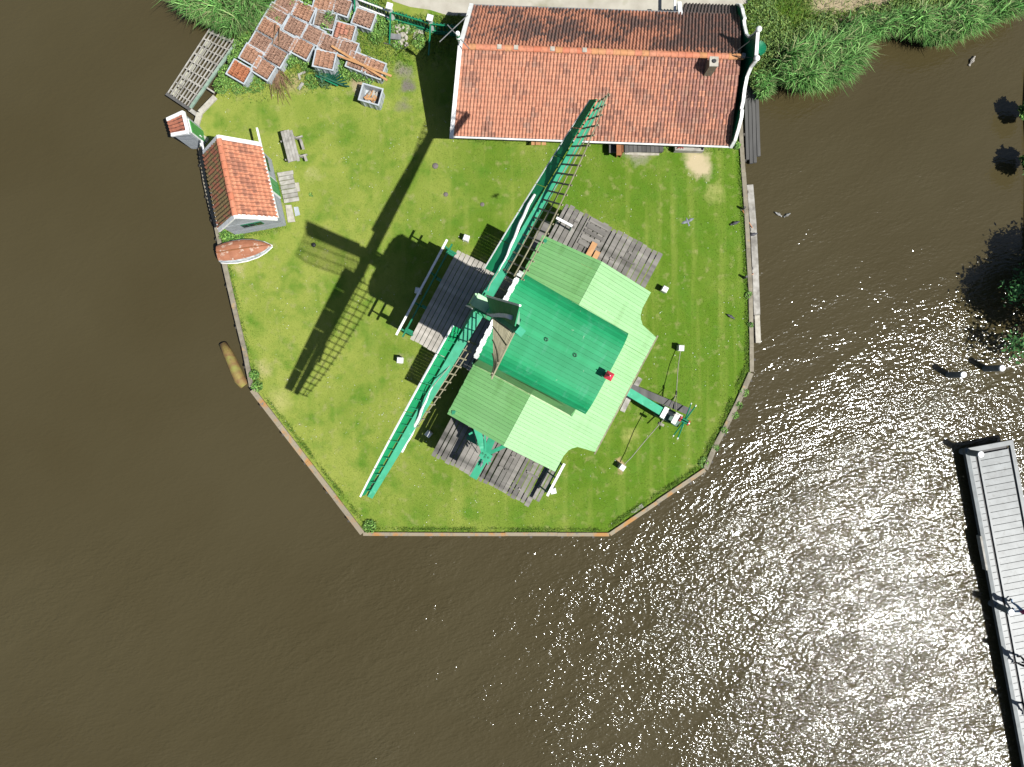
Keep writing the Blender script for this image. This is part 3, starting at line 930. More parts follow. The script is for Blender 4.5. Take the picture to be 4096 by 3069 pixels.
# walls
b = MB()
def gnd(p, z=0): return Vector((p.x, p.y, z))
inn = .25
c4 = [he0 + hx * .2 + hy * .8, he1 - hx * .05 + hy * .8, hn1 - hx * .05 - hy * inn, hn0 + hx * .2 - hy * inn]
b.v = [gnd(p, 0) for p in c4] + [gnd(p, EZ - .05) for p in c4]
for k in range(4):
    b.f.append([k, (k + 1) % 4, 4 + (k + 1) % 4, 4 + k]); b.c.append(None)
b.build('wall', m_tar, house)
for e0, r0, s in ((he0, hr0, 1), (he1, hr1, -1)):
    pass
for off, q3 in ((hx * .1, (he0, hr0, hn0)), (hx * -.05, (he1, hr1, hn1))):
    b = MB(); b.add([q + off for q in q3], [(0, 1, 2)]); b.build('gable_wall', m_tar, house)
b = MB()
dn = Vector((0, 0, -.03))
b.add([he0 + dn, he1 + dn, hr1 + dn, hr0 + dn], [(0, 1, 2, 3)]); b.add([hn0 + dn, hn1 + dn, hr1 + dn, hr0 + dn], [(0, 1, 2, 3)])
b.build('roof_deck', m_tar, house)
def col_s(c, r):
    t = nz(c * .10, r * .22); a = blend(OR1, OR2, nz(c * .9, r * .7, 3)); a = blend(a, OR3, .5 * random.random())
    right = max(0, min(1, (c - 34) / 40))
    d = nz(c * .17, r * .3, 9) + .26 * right + random.uniform(-.2, .2)
    if d > .58: a = blend(a, random.choice((DK1, GY, DK1)), min(.6, (d - .58) * 2.6))
    if c > 58 and r > 3 and random.random() < .6: a = blend(a, C(176, 122, 108), .55)
    return a
tiled_slope(house, he0, he1, hr0, hr1, 81, 16, col_s, 300)
def col_n(c, r):
    c = 80 - c
    a = blend(OR1, OR2, random.random())
    d = nz(c * .09, r * .2, 21) + random.uniform(-.22, .22) + .2 * max(0, (c - 44) / 30) + .06
    if r > 11: d -= .25
    if c > 62: d = max(d, .75 if r < 12 else .4)
    if d > .42: a = blend(a, random.choice((DK1, DK2, C(100, 84, 80))), min(.9, (d - .42) * 4.5))
    return a
tiled_slope(house, hn1, hn0, hr1, hr0, 81, 14, col_n, 0)
# lower extension of the north slope at the right end
xs = .768
x0 = hn0.lerp(hn1, xs)
slope_d = (hn1 - hr1).normalized()
ext = P(2735, 20, 1.55)
ex1 = P(2945, 28, 1.55)
tiled_slope(house, ex1, ext, hn0.lerp(hn1, .985), x0 + hx * .12, 16, 4, lambda c, r: blend(C(108, 92, 86), C(90, 80, 78), random.random()), 0)
b = MB(); b.add([ex1 + dn, ext + dn, x0 + dn, hn0.lerp(hn1, .985) + dn], [(0, 1, 2, 3)])
b.add([gnd(ext), gnd(ex1), ex1 + dn, ext + dn], [(0, 1, 2, 3)]); b.build('lean_to_deck', m_tar, house)
bar('white_post', m_white, P(2722, 64, 2.2), P(2716, 12, 1.9), .2, .16, house)
bar('white_post', m_white, P(2699, 58, 1.0), P(2700, -30, 1.0), .12, .1, house)
# ridge tiles
me_r = bpy.data.meshes.new('ridge_tile')
mb = MB(); n_ = 7
for y, r_ in ((0, .15), (.36, .13)):
    for k in range(n_):
        a = math.pi * k / (n_ - 1); mb.v.append(Vector((y, math.cos(a) * r_, math.sin(a) * r_ * .75)))
for k in range(n_ - 1): mb.f.append((k, k + 1, n_ + k + 1, n_ + k))
me_r.from_pydata([tuple(q) for q in mb.v], [], mb.f); me_r.materials.append(m_tileo)
ca_ = me_r.color_attributes.new('Col', 'FLOAT_COLOR', 'CORNER'); ca_.data.foreach_set('color', [1.0] * (4 * len(me_r.loops)))
def ridge(parent, a, b_, step, cols, zoff=.02):
    d = (b_ - a); k = int(d.length / step); Rm = frame(d).to_4x4()
    for i in range(k):
        M4 = Rm.copy(); M4.translation = a + d * (i / k) + Z * (zoff + random.uniform(0, .01))
        o = piece('ridge_tile', me_r, M4, parent); o.color = (*blend(random.choice(cols), OR3, random.random() * .4), 1)
ridge(house, hr0, hr1 + hx * .1, .33, (C(222, 138, 100), C(214, 124, 88), C(214, 150, 92)))
for f in (.135, .195, .325, .44):
    q = hr0.lerp(hr1, f); bar('mortar_patch', m_stone, q - hx * .1 + Z * .1, q + hx * .1 + Z * .1, .2, .1, house)
# gutters
bar('gutter', m_white, he0 - hy * .1 + Z * .0, he1 - hy * .1, .06, .08, house)
bar('gutter_inner', m_grey, he0 - hy * .03, he1 - hy * .03, .1, .04, house)
bar('gutter', m_grey, hn0 + hy * .06, x0 + hy * .06, .14, .06, house)
# white verge boards at the left end
vg = [P(1806, 553, EZ + .05), P(1841, 183, HRZ + .14), P(1886, 20, NZ_ + .05)]
for a, c in zip(vg[:-1], vg[1:]):
    bar('verge_board', m_white, a, c, .19, .16, house)
# gable finial with crossed rods at the left peak
fp = P(1838, 178, 4.5)
mb = MB(); mb.cyl(fp - Z * .5, fp + Z * .55, .05, .05, 8); mb.build('finial_post', m_white, house)
for z_, m_, r_ in ((.5, m_mid, .09), (.62, m_white, .11), (.78, m_mid, .1), (.95, m_white, .1)):
    mb = MB(); mb.cyl(fp + Z * z_, fp + Z * (z_ + .12), r_, r_ * .9, 10); mb.build('finial_ring', m_, house)
for a, c in (((1758, 168), (1870, 62)), ((1790, 100), (1878, 196))):
    mb = MB(); mb.cyl(P(*a, 5.1), P(*c, 5.1), .022, .022, 6); mb.build('rod', m_grey, house)
# chimney
ch = MB(); cb = P(2855, 248, 5.0); ch.box(gnd(cb, 4.2), (.36, .4, 1.6), frame(hx)); ch.build('chimney', mat('old_brick', C(150, 138, 110), C(116, 104, 88), 9, .9, stretch=(1, 1, 3), bump=.3), house)
ch = MB(); ch.box(gnd(cb, 5.03), (.4, .44, .06), frame(hx)); co = ch.build('chimney_cap', m_stone, house)
ch = MB(); ch.cyl(gnd(cb, 5.05), gnd(cb, 5.12), .09, .09, 10); ch.build('chimney_pot', m_iron, house)
bar('flashing', m_grey, gnd(cb, 3.95) - hx * .34, gnd(cb, 3.9) - hx * .2, .3, .1, house)
# scrolled false gable at the right end
GA, GB = P(2921, 586, 2.15), P(2943, 26, 1.55)
gd = Vector((GB.x - GA.x, GB.y - GA.y, 0)).normalized(); gn = Vector((gd.y, -gd.x, 0))
if gn.x < 0: gn = -gn
def on_gable(px, py):
    o = Vector((0, 0, H)); d = P(px, py, 0) - o
    t = (gnd(GA) - o).dot(gn) / d.dot(gn)
    return o + d * t
outl = [(2921, 590), (2938, 560), (2953, 510), (2963, 470), (2966, 442), (2963, 436), (2970, 405), (2976, 355), (2986, 305), (3002, 268), (3019, 246),
        (3021, 238), (3029, 122), (3014, 138), (2996, 150), (2984, 138), (2976, 105), (2973, 82), (2977, 74), (2971, 58), (2967, 36), (2959, 19), (2947, 17), (2937, 28)]
og = [on_gable(*q) for q in outl]
b = MB(); lowp = [gnd(og[-1], 1.2), gnd(og[0], 1.95)]
b.prism(og + lowp, gn * .06); b.build('false_gable', m_mid, house)
for i in range(1, 14):
    q = GA.lerp(GB, i / 14)
for a, c in zip(og[:-1], og[1:]):
    d = (c - a).normalized() * .02
    bar('white_coping', m_white, a - d + gn * .03, c + d + gn * .03, .15, .07, house, up=(c - a).cross(gn))
for q in (og[11], og[12]):
    mb = MB(); mb.ball(q + gn * .03 + Z * .12, .14, 12, 8); mb.build('coping_ball', m_white, house, smooth=True)
for a, c in (((2925, 220), (3012, 155)), ((2925, 222), (3012, 232))):
    mb = MB(); mb.cyl(P(*a, 4.5), P(*c, 5.0), .02, .02, 6); mb.build('stay_rod', m_iron, house)
bar('clamp', m_grey, P(2968, 222, 4.52), P(2982, 224, 4.52), .22, .05, house)

# things along the south wall of the house
t = thing('bench', 'low bench of three short pale boards under the left gutter of the house', 'bench', P(2155, 572, 0))
for x0_, x1_ in ((2125, 2139), (2142, 2163), (2167, 2184)):
    bar('seat_board', m_plank, P((x0_ + x1_) / 2, 552, .45), P((x0_ + x1_) / 2, 581, .45), (x1_ - x0_) * .0127, .05, t)
for x_ in (2132, 2176): bar('leg', m_wood, P(x_, 566, 0), P(x_, 566, .42), .07, .07, t, up=hx)
t = thing('cabinet', 'tall orange-brown wooden board cabinet standing against the house', 'cabinet', P(2475, 600, 0))
bar('side_panel', m_brown, P(2476, 560, .92), P(2476, 622, .92), .26, .05, t); bar('side_panel', m_brown, P(2470, 560, .45), P(2470, 620, .45), .05, .9, t)
bar('side_panel', m_brown, P(2486, 560, .45), P(2486, 620, .45), .05, .9, t)
bar('shadow_board', m_darkwood, P(2452, 575, .5), P(2452, 612, .5), .4, .04, t)  # dark board stands in for the shadow left of the cabinet
t = thing('plank_platform', 'low grey platform of short planks beside the brown cabinet', 'platform', P(2575, 592, 0))
for i in range(9):
    x_ = 2506 + i * 17.3
    bar('plank', m_darkwood, P(x_, 562, .38), P(x_ + 1, 609 + random.uniform(-2, 2), .38), .205, .05, t)
bar('support', m_darkwood, P(2500, 602, .2), P(2650, 606, .2), .08, .3, t)
mb = MB(); mb.prism([P(*q) for q in ((2496, 606), (2540, 611), (2637, 610), (2636, 622), (2570, 623), (2500, 618))], Z * .03)
tag(mb.build('stone_slab', m_stone), 'long concrete slab on the grass before the plank platform', 'slab')
t = thing('trough', 'long grey wooden trough with red cord under the right end of the gutter', 'trough', P(2755, 592, 0))
bar('side', m_wood, P(2697, 604, .3), P(2812, 607, .3), .05, .36, t); bar('side', m_wood, P(2700, 572, .3), P(2812, 576, .3), .05, .36, t)
bar('bottom', m_wood, P(2700, 588, .3), P(2806, 591, .3), .36, .05, t)
for x_ in (2699, 2811): bar('end', m_wood, P(x_, 572, .28), P(x_, 606, .28), .05, .36, t)
mb = MB(); pts = [P(2722 + 14 * math.sin(k * 2.1), 587 + 9 * math.cos(k * 2.9), .36 + .01 * k % .06) for k in range(14)]; mb.tube(pts, .013, 5); mb.build('red_cord', m_redpaint, t)
mb = MB(); mb.prism([P(*q, .35) for q in ((2843, 578), (2882, 579), (2882, 591), (2843, 590))], Z * .08)
tag(mb.build('white_slab', m_white), 'small white slab at the foot of the green gable', 'slab')

# raft of old planks and mooring timbers beside the house
t = thing('plank_raft', 'raft of four dark weathered planks floating beside the house', 'raft', P(3005, 480, WATER))
for (a, c), wd in ((((2980, 312), (2989, 640)), .16), (((2995, 312), (3004, 655)), .17), (((3010, 312), (3019, 652)), .17), (((3024, 316), (3034, 626)), .17)):
    bar('plank', m_darkwood, P(*a, WATER + .16 + random.uniform(0, .04)), P(*c, WATER + .16), wd, .16, t)
mb = MB(); q = P(3026, 312, WATER + .2); mb.cyl(q - Z * .5, q + Z * .5, .11, .1, 12)
tag(mb.build('mooring_bollard', m_white, smooth=False), 'white bollard at the top end of the plank raft', 'bollard')
t = thing('floating_beam', 'long pale squared timber floating beside the right bank wall', 'timber', P(3010, 1060, WATER))
pp = [(2997, 742), (3010, 900), (3018, 1060), (3025, 1260)]
for a, c in zip(pp[:-1], pp[1:]):
    bar('timber_length', m_wood, P(*a, WATER + .2), P(*c, WATER + .2), .33, .26, t)
bar('timber_end', m_stone, P(3026, 1262, WATER + .19), P(3031, 1372, WATER + .19), .27, .22, t)
for k, (a, c) in enumerate((((2969, 838), (3010, 912)), ((2976, 1112), (3014, 1095)))):
    mb = MB(); mb.tube([P(*a, .1), P((a[0] + c[0]) / 2, (a[1] + c[1]) / 2 + 4, .04), P(*c, WATER + .36)], .02, 5)
    tag(mb.build('mooring_line', mat('orange_line%d' % k, C(220, 150, 100), None, rough=.9)), ('upper' if k == 0 else 'lower') + ' orange mooring line from bank wall to floating timber', 'rope')
    q = P(*a); mb = MB(); mb.cyl(q, q + Z * .45, .07, .06, 8)
    tag(mb.build('mooring_stake', m_darkwood), 'dark mooring stake holding the ' + ('upper' if k == 0 else 'lower') + ' orange line', 'stake')

# ---------------------------------------------------------------- small shed, outhouse
shed = thing('tiled_shed', 'small grey boarded shed with orange pantile roof on the left bank', 'shed', P(1010, 760, 0))
SZ, SR = 1.85, 3.48
se0, se1 = P(1108, 873, SZ), P(1043, 583, SZ)
sw0, sw1 = P(818, 618, SZ), P(878, 918, SZ)
sr0, sr1 = P(944, 866, SR), P(880, 556, SR)
def fixr(a, b_, c):   # ridge point above the middle of the two eaves
    mm = (a + b_) / 2; return Vector((mm.x, mm.y, c))
sr0, sr1 = fixr(se0, sw1, SR), fixr(se1, sw0, SR)
sx = (se1 - se0).normalized(); sy = Vector((-sx.y, sx.x, 0))     # sy points west
b = MB()
cs = [se0 + sy * .14 + sx * .1, se1 + sy * .14 - sx * .1, sw0 - sy * .14 - sx * .1, sw1 - sy * .14 + sx * .1]
b.v = [gnd(p, 0) for p in cs] + [gnd(p, SZ + .02) for p in cs]
for k in range(4): b.f.append([k, (k + 1) % 4, 4 + (k + 1) % 4, 4 + k]); b.c.append(None)
g1 = fixr(cs[0], cs[3], SR - .15); g2 = fixr(cs[1], cs[2], SR - .15)
b.v += [g1, g2]; b.f += [[4, 7, 8], [5, 9, 6]]; b.c += [None, None]
b.build('wall', m_wall, shed)
wb = sub_empty('weatherboard', shed)
for i in range(9):
    z_ = .1 + i * .2
    bar('board', m_wall, gnd(cs[0], z_) - sy * .02, gnd(cs[1], z_) - sy * .02, .03, .19, wb)
    bar('board', m_wall, gnd(cs[0], z_) - sx * .02, gnd(cs[3], z_) - sx * .02, .03, .19, wb)
for i in range(6):
    z_ = 1.95 + i * .2; f = (i * .2 + .15) / (SR - SZ) * .5
    bar('board', m_wall, gnd(cs[0].lerp(cs[3], f), z_) - sx * .02, gnd(cs[0].lerp(cs[3], 1 - f), z_) - sx * .02, .03, .19, wb)
b = MB(); b.add([p - Z * .03 for p in (se0, se1, sr1, sr0)], [(0, 1, 2, 3)]); b.add([p - Z * .03 for p in (sw0, sw1, sr0, sr1)], [(0, 1, 2, 3)]); b.build('roof_deck', m_tar, shed)
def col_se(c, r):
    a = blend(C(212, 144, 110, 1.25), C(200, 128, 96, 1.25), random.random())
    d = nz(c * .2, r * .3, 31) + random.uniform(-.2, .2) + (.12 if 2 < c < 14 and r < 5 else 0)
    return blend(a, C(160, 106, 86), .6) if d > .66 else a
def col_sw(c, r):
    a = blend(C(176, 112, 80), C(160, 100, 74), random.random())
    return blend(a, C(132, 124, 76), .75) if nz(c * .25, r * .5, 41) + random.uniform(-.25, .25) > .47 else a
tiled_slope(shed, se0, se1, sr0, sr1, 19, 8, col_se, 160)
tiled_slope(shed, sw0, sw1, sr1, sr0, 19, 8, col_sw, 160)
ridge(shed, sr0, sr1, .36, (C(226, 138, 100), C(216, 126, 90)), .03)
for a, c in ((se0 - sx * .04, sr0 - sx * .04), (sw1 - sx * .04, sr0 - sx * .04), (se1 + sx * .04, sr1 + sx * .04), (sw0 + sx * .04, sr1 + sx * .04)):
    bar('verge_board', m_white, a + Z * .06, c + Z * .1, .2, .1, shed)
bar('gutter', m_white, se0 - sy * .06 + Z * .02, P(1028, 512, SZ + .04), .09, .09, shed)
bar('gutter', m_white, sw1 + sy * .04 + Z * .02, P(808, 562, SZ + .04), .06, .06, shed)
def wall_rect(parent, name, m, a, b_, f0, f1, z0, z1, nrm, th=.05):
    p0 = a.lerp(b_, f0); p1 = a.lerp(b_, f1); zc_ = (z0 + z1) / 2
    return bar(name, m, gnd(p0, zc_) + nrm * (.03 + th / 2), gnd(p1, zc_) + nrm * (.03 + th / 2), th, z1 - z0, parent)
m_door = mat('door_green', (.035, .2, .05), (.045, .235, .06), 3, .45)
dr = wall_rect(shed, 'door_frame', m_white, cs[0], cs[1], .40, .66, 0, 1.72, -sy, .04)
wall_rect(shed, 'door', m_door, cs[0], cs[1], .425, .635, .03, 1.65, -sy, .07)
for f0, f1 in ((.44, .525), (.535, .62)):
    wall_rect(shed, 'door_panel', m_door, cs[0], cs[1], f0, f1, .2, 1.5, -sy, .09)
m_glass = mat('window_glass', (.01, .015, .015), None, rough=.1)
def window(parent, a, b_, f0, f1, z0, z1, nrm, mullions):
    wall_rect(parent, 'window', m_mid, a, b_, f0, f1, z0, z1, nrm, .03)
    wd = (f1 - f0) / mullions
    for i in range(mullions):
        for k in range(2):
            zz0 = z0 + (z1 - z0) * (k * .5) + .035; zz1 = z0 + (z1 - z0) * (k * .5 + .5) - .035
            wall_rect(parent, 'pane', m_glass, a, b_, f0 + wd * i + .012, f0 + wd * (i + 1) - .012, zz0, zz1, nrm, .045)
window(shed, cs[0], cs[1], .74, .95, .85, 1.4, -sy, 3)
window(shed, cs[0], cs[3], .28, .68, 1.15, 1.65, -sx, 3)

oh = thing('outhouse', 'tiny grey outhouse with green door standing over the water', 'outhouse', P(775, 545, WATER))
oz1, oz0 = 1.92, 1.62
o1, o2 = P(737, 452, oz1), P(756, 531, oz1)       # high side, towards the lawn
o4, o3 = P(672, 482, oz0), P(690, 543, oz0)       # low side over the water
ohx = (o2 - o1).normalized()
b = MB(); cen = (o1 + o2 + o3 + o4) / 4
wc = [cen + (p - cen) * .9 for p in (o1, o2, o3, o4)]
b.v = [gnd(p, WATER - .1) for p in wc] + [Vector((p.x, p.y, p.z - .06)) for p in wc]
for k in range(4): b.f.append([k, (k + 1) % 4, 4 + (k + 1) % 4, 4 + k]); b.c.append(None)
b.f.append([4, 5, 6, 7]); b.c.append(None)
b.build('wall', m_wall, oh)
ob = sub_empty('weatherboard', oh)
nS = (gnd(wc[1]) - gnd(wc[0])).normalized(); nE = Vector((-nS.y, nS.x, 0)); nE = nE if nE.x > 0 else -nE
for i in range(11):
    z_ = -.3 + i * .185
    bar('board', m_wall, gnd(wc[1], z_) + nS * .02, gnd(wc[2], min(z_, 1.5)) + nS * .02, .03, .175, ob)
    bar('board', m_wall, gnd(wc[0], z_) + nE * .02, gnd(wc[1], z_) + nE * .02, .03, .175, ob)
wall_rect(oh, 'door_frame', m_white, wc[0], wc[1], .14, .95, -.1, 1.62, nE, .04)
wall_rect(oh, 'door', m_door, wc[0], wc[1], .2, .89, -.05, 1.55, nE, .07)
bar('handle', m_white, gnd(wc[0].lerp(wc[1], .78), .55) + nE * .14, gnd(wc[0].lerp(wc[1], .78), .75) + nE * .14, .05, .04, oh, up=nE)
tiled_slope(oh, o4, o3, o1, o2, 5, 4, lambda c, r: blend(C(196, 122, 92), C(170, 104, 80), random.random()), 40)
b = MB(); b.add([p - Z * .02 for p in (o1, o2, o3, o4)], [(0, 1, 2, 3)]); b.build('roof_deck', m_tar, oh)
for a, c in ((o4, o1), (o1, o2), (o2, o3)):
    bar('verge_board', m_white, a + Z * .08, c + Z * .08, .17, .12, oh)
bar('white_plank', m_white, P(800, 560, .35), P(816, 604, .35), .13, .05, oh)
bar('step_stone', m_stone, P(806, 548, .05), P(832, 562, .05), .25, .1, oh)

# ---------------------------------------------------------------- picnic table, planks, stones
t = thing('picnic_table', 'weathered grey picnic table on the lawn beside the shed', 'table', P(1160, 585, 0))
ta, tb = P(1146, 524, .74), P(1177, 647, .74)
td = (tb - ta).normalized(); tn = Vector((-td.y, td.x, 0))
for i in range(4):
    o_ = tn * (.225 - .15 * i)
    e = random.uniform(-.04, .04)
    bar('top_board', m_wood, ta + o_ + td * e, tb + o_ + td * e, .14, .045, t)
for f0, f1 in ((.28, .62), (.78, 1.0)):
    bar('bench_board', m_wood, gnd(ta.lerp(tb, f0), .42) + tn * .52, gnd(ta.lerp(tb, f1), .4) + tn * .55, .13, .045, t)
for f in (.2, .8):
    q = ta.lerp(tb, f)
    bar('cross_beam', m_wood, gnd(q, .38) + tn * .66, gnd(q, .38) - tn * .5, .07, .1, t)
    for s_ in (-1, 1):
        bar('leg', m_wood, gnd(q, 0) + tn * s_ * .45, gnd(q, .7) + tn * s_ * .2, .07, .09, t, up=td)
t = thing('duckboard', 'row of seven grey planks lying on the grass at the shed door', 'boardwalk', P(1150, 750, 0))
for i in range(7):
    a = P(1111 + i * 4.2, 700 + i * 17.6, .06); c = P(1170 + i * 4.2 + random.uniform(-3, 4), 690 + i * 17.6, .06)
    bar('plank', m_wood, a, c, .2, .06, t)
mb = MB(); mb.prism([P(*q) for q in ((1180, 733), (1196, 732), (1201, 766), (1186, 768))], Z * .07); tag(mb.build('stone_slab', m_stone), 'small pale stone slab touching the duckboard', 'slab')
mb = MB(); mb.prism([P(*q) for q in ((1143, 822), (1167, 821), (1182, 888), (1153, 891))], Z * .07); tag(mb.build('stone_slab', m_stone), 'long grey stone slab at the lower end of the duckboard', 'slab')
mb = MB(); mb.prism([P(*q) for q in ((1175, 829), (1193, 828), (1201, 860), (1182, 866))], Z * .03); tag(mb.build('zinc_plate', m_crate), 'pale blue-grey plate on the grass beside the long stone slab', 'plate')

# ---------------------------------------------------------------- upturned rowing boat
boat = thing('rowing_boat', 'upturned rowing boat with flaking orange-brown bottom and white sides', 'boat', P(980, 1005, 0))
ba, bb = P(879, 1018, .1), P(1090, 985, .1)
bd = (bb - ba); bl = bd.length; bd.normalize(); bnv = Vector((-bd.y, bd.x, 0))
secs = [(0, .44, .42), (.12, .52, .46), (.3, .58, .5), (.5, .56, .5), (.7, .46, .47), (.86, .28, .42), (.96, .1, .34), (1.0, .02, .26)]
hull = MB(); side = MB(); n_ = 11
rings_ = []
for f, hw, hh in secs:
    row = []
    for k in range(n_):
        a = math.pi * k / (n_ - 1)
        row.append(ba + bd * (bl * f) + bnv * (hw * math.copysign(abs(math.cos(a)) ** .75, math.cos(a))) + Z * (hh * math.sin(a) ** .62))
    rings_.append(row)
for (r1_, r2_) in zip(rings_[:-1], rings_[1:]):
    for k in range(n_ - 1):
        (side if k in (0, 1, n_ - 2, n_ - 3) else hull).add([r1_[k], r1_[k + 1], r2_[k + 1], r2_[k]], [(0, 1, 2, 3)])
side.add(rings_[0], [tuple(range(n_))])
hull.build('hull_bottom', mat('flaking_orange_hull', C(192, 128, 94), C(170, 108, 76), 3, .8, bump=.2, c3=C(218, 192, 172), s3=5, lo3=.56, hi3=.64), boat, smooth=True)
side.build('hull_side', mat('flaking_white_hull', C(220, 224, 226, 1.2), C(176, 188, 198), 5, .7, bump=.2, c3=C(120, 104, 92), s3=4), boat, smooth=True)
mb = MB(); mb.tube([r_[5] + Z * .02 for r_ in rings_], .03, 6); mb.build('keel', m_brown, boat)
mb = MB(); mb.tube([r_[0] for r_ in rings_], .035, 6); mb.tube([r_[-1] for r_ in rings_], .035, 6); mb.build('gunwale', m_white, boat)
bar('rudder_post', m_wood, P(868, 1010, .2), P(882, 1010, .2), .2, .1, boat)
mb = MB(); mb.cyl(P(862, 1003, .25), P(893, 988, .12), .03, .03, 6); tag(mb.build('oar', m_plank), 'thin pale pole sticking out behind the rowing boat', 'pole')

# mossy log in the water
mb = MB(); pts = [P(892, 1376, WATER + .04), P(915, 1420, WATER + .1), P(938, 1470, WATER + .12), P(960, 1520, WATER + .1), P(980, 1542, WATER + .03)]
mb.tube(pts, [.22, .26, .29, .3, .26], 12)
tag(mb.build('mossy_log', mat('mossy_bark', C(158, 142, 70), C(134, 96, 58), 3, .8, bump=.6, c3=C(150, 152, 70), s3=1.6), smooth=True), 'thick mossy yellow-brown log floating by the left bank', 'log')

# ---------------------------------------------------------------- slatted jetty frame
jt = thing('slatted_jetty', 'slatted grey wooden landing frame over the water below the reeds', 'jetty', P(800, 280, WATER))
ja, jb, jc, jd = P(841, 118, -.05), P(951, 165, -.05), P(761, 436, -.05), P(671, 378, -.05)   # ja-jb far end, jd-jc near end
for i in range(9):
    f = i / 8
    bar('long_slat', m_wood, ja.lerp(jb, f) + Z * .05, jd.lerp(jc, f) + Z * .05, .16 if i == 8 else .05, .06, jt)
bar('green_edge', mat('pale_green_edge', C(170, 190, 172), C(130, 160, 140), 4, .7), jb + Z * .1 + Vector((.06, 0, 0)), jc + Z * .1 + Vector((.06, 0, 0)), .14, .1, jt)
for i in range(9):
    f = (i + .3) / 9
    bar('cross_bar', m_wood, ja.lerp(jd, f) - Z * .03, jb.lerp(jc, f) - Z * .03, .06 if i % 3 else .1, .05, jt)
for i in range(7):
    f = .12 + i * .125
    for k_ in (.09, .19):
        a = ja.lerp(jd, f).lerp(jb.lerp(jc, f), k_); c = ja.lerp(jd, f + .1).lerp(jb.lerp(jc, f + .1), k_)
        bar('float_board', mat('pale_float%d%d' % (i, int(k_ * 100)), C(206, 206, 186), C(186, 186, 166), 4, .8) if (i, k_) == (0, .09) else bpy.data.materials['pale_float09'], a - Z * .12, c - Z * .12, .13, .05, jt)
bar('end_beam', m_darkwood, P(667, 376, .05), P(762, 440, .05), .16, .14, jt)
bar('gangway_beam', m_wood, P(758, 438, .02), P(806, 472, .02), .2, .08, jt)
bar('gangway_beam', m_wood, P(828, 352, .02), P(858, 372, .02), .08, .08, jt)
for q in (ja, jb, jc, jd):
    bar('pile', m_pile, gnd(q, WATER - .6), gnd(q, -.04), .14, .14, jt, up=Vector((1, 0, 0)))

# ---------------------------------------------------------------- crates of roof tiles
def crate(px, py, ang, label, L_=1.06, W_=.86, Hh=.6, z0=0.0, name='plastic_crate'):
    c = P(px, py, z0 + Hh); c.z = z0
    a = R(-ang); x = Vector((math.cos(a), math.sin(a), 0)); y = Vector((-math.sin(a), math.cos(a), 0))
    t = thing(name, label, 'crate', c, 'pale grey crates in the tile yard')
    for s in (-1, 1):
        bar('wall', m_crate, c + y * s * (W_ / 2 - .02) - x * (L_ / 2 - .04) + Z * Hh * .48, c + y * s * (W_ / 2 - .02) + x * (L_ / 2 - .04) + Z * Hh * .48, .03, Hh * .92, t)
        bar('wall', m_crate, c + x * s * (L_ / 2 - .02) - y * (W_ / 2 - .04) + Z * Hh * .48, c + x * s * (L_ / 2 - .02) + y * (W_ / 2 - .04) + Z * Hh * .48, .03, Hh * .92, t)
        bar('rim', m_crate, c + y * s * (W_ / 2) - x * (L_ / 2 + .03) + Z * Hh, c + y * s * (W_ / 2) + x * (L_ / 2 + .03) + Z * Hh, .07, .05, t)
        bar('rim', m_crate, c + x * s * (L_ / 2) - y * (W_ / 2 - .035) + Z * Hh, c + x * s * (L_ / 2) + y * (W_ / 2 - .035) + Z * Hh, .07, .045, t)
        for f in (-.3, 0, .3):
            bar('rib', m_crate, c + y * s * (W_ / 2 + .01) + x * f * L_ + Z * .05, c + y * s * (W_ / 2 + .01) + x * f * L_ + Z * (Hh - .04), .05, .04, t, up=y)
            bar('rib', m_crate, c + x * s * (L_ / 2 + .01) + y * f * W_ + Z * .05, c + x * s * (L_ / 2 + .01) + y * f * W_ + Z * (Hh - .04), .05, .04, t, up=x)
    bar('floor', m_crate, c - x * (L_ / 2 - .03) + Z * .05, c + x * (L_ / 2 - .03) + Z * .05, W_ - .06, .05, t)
    return c, x, y
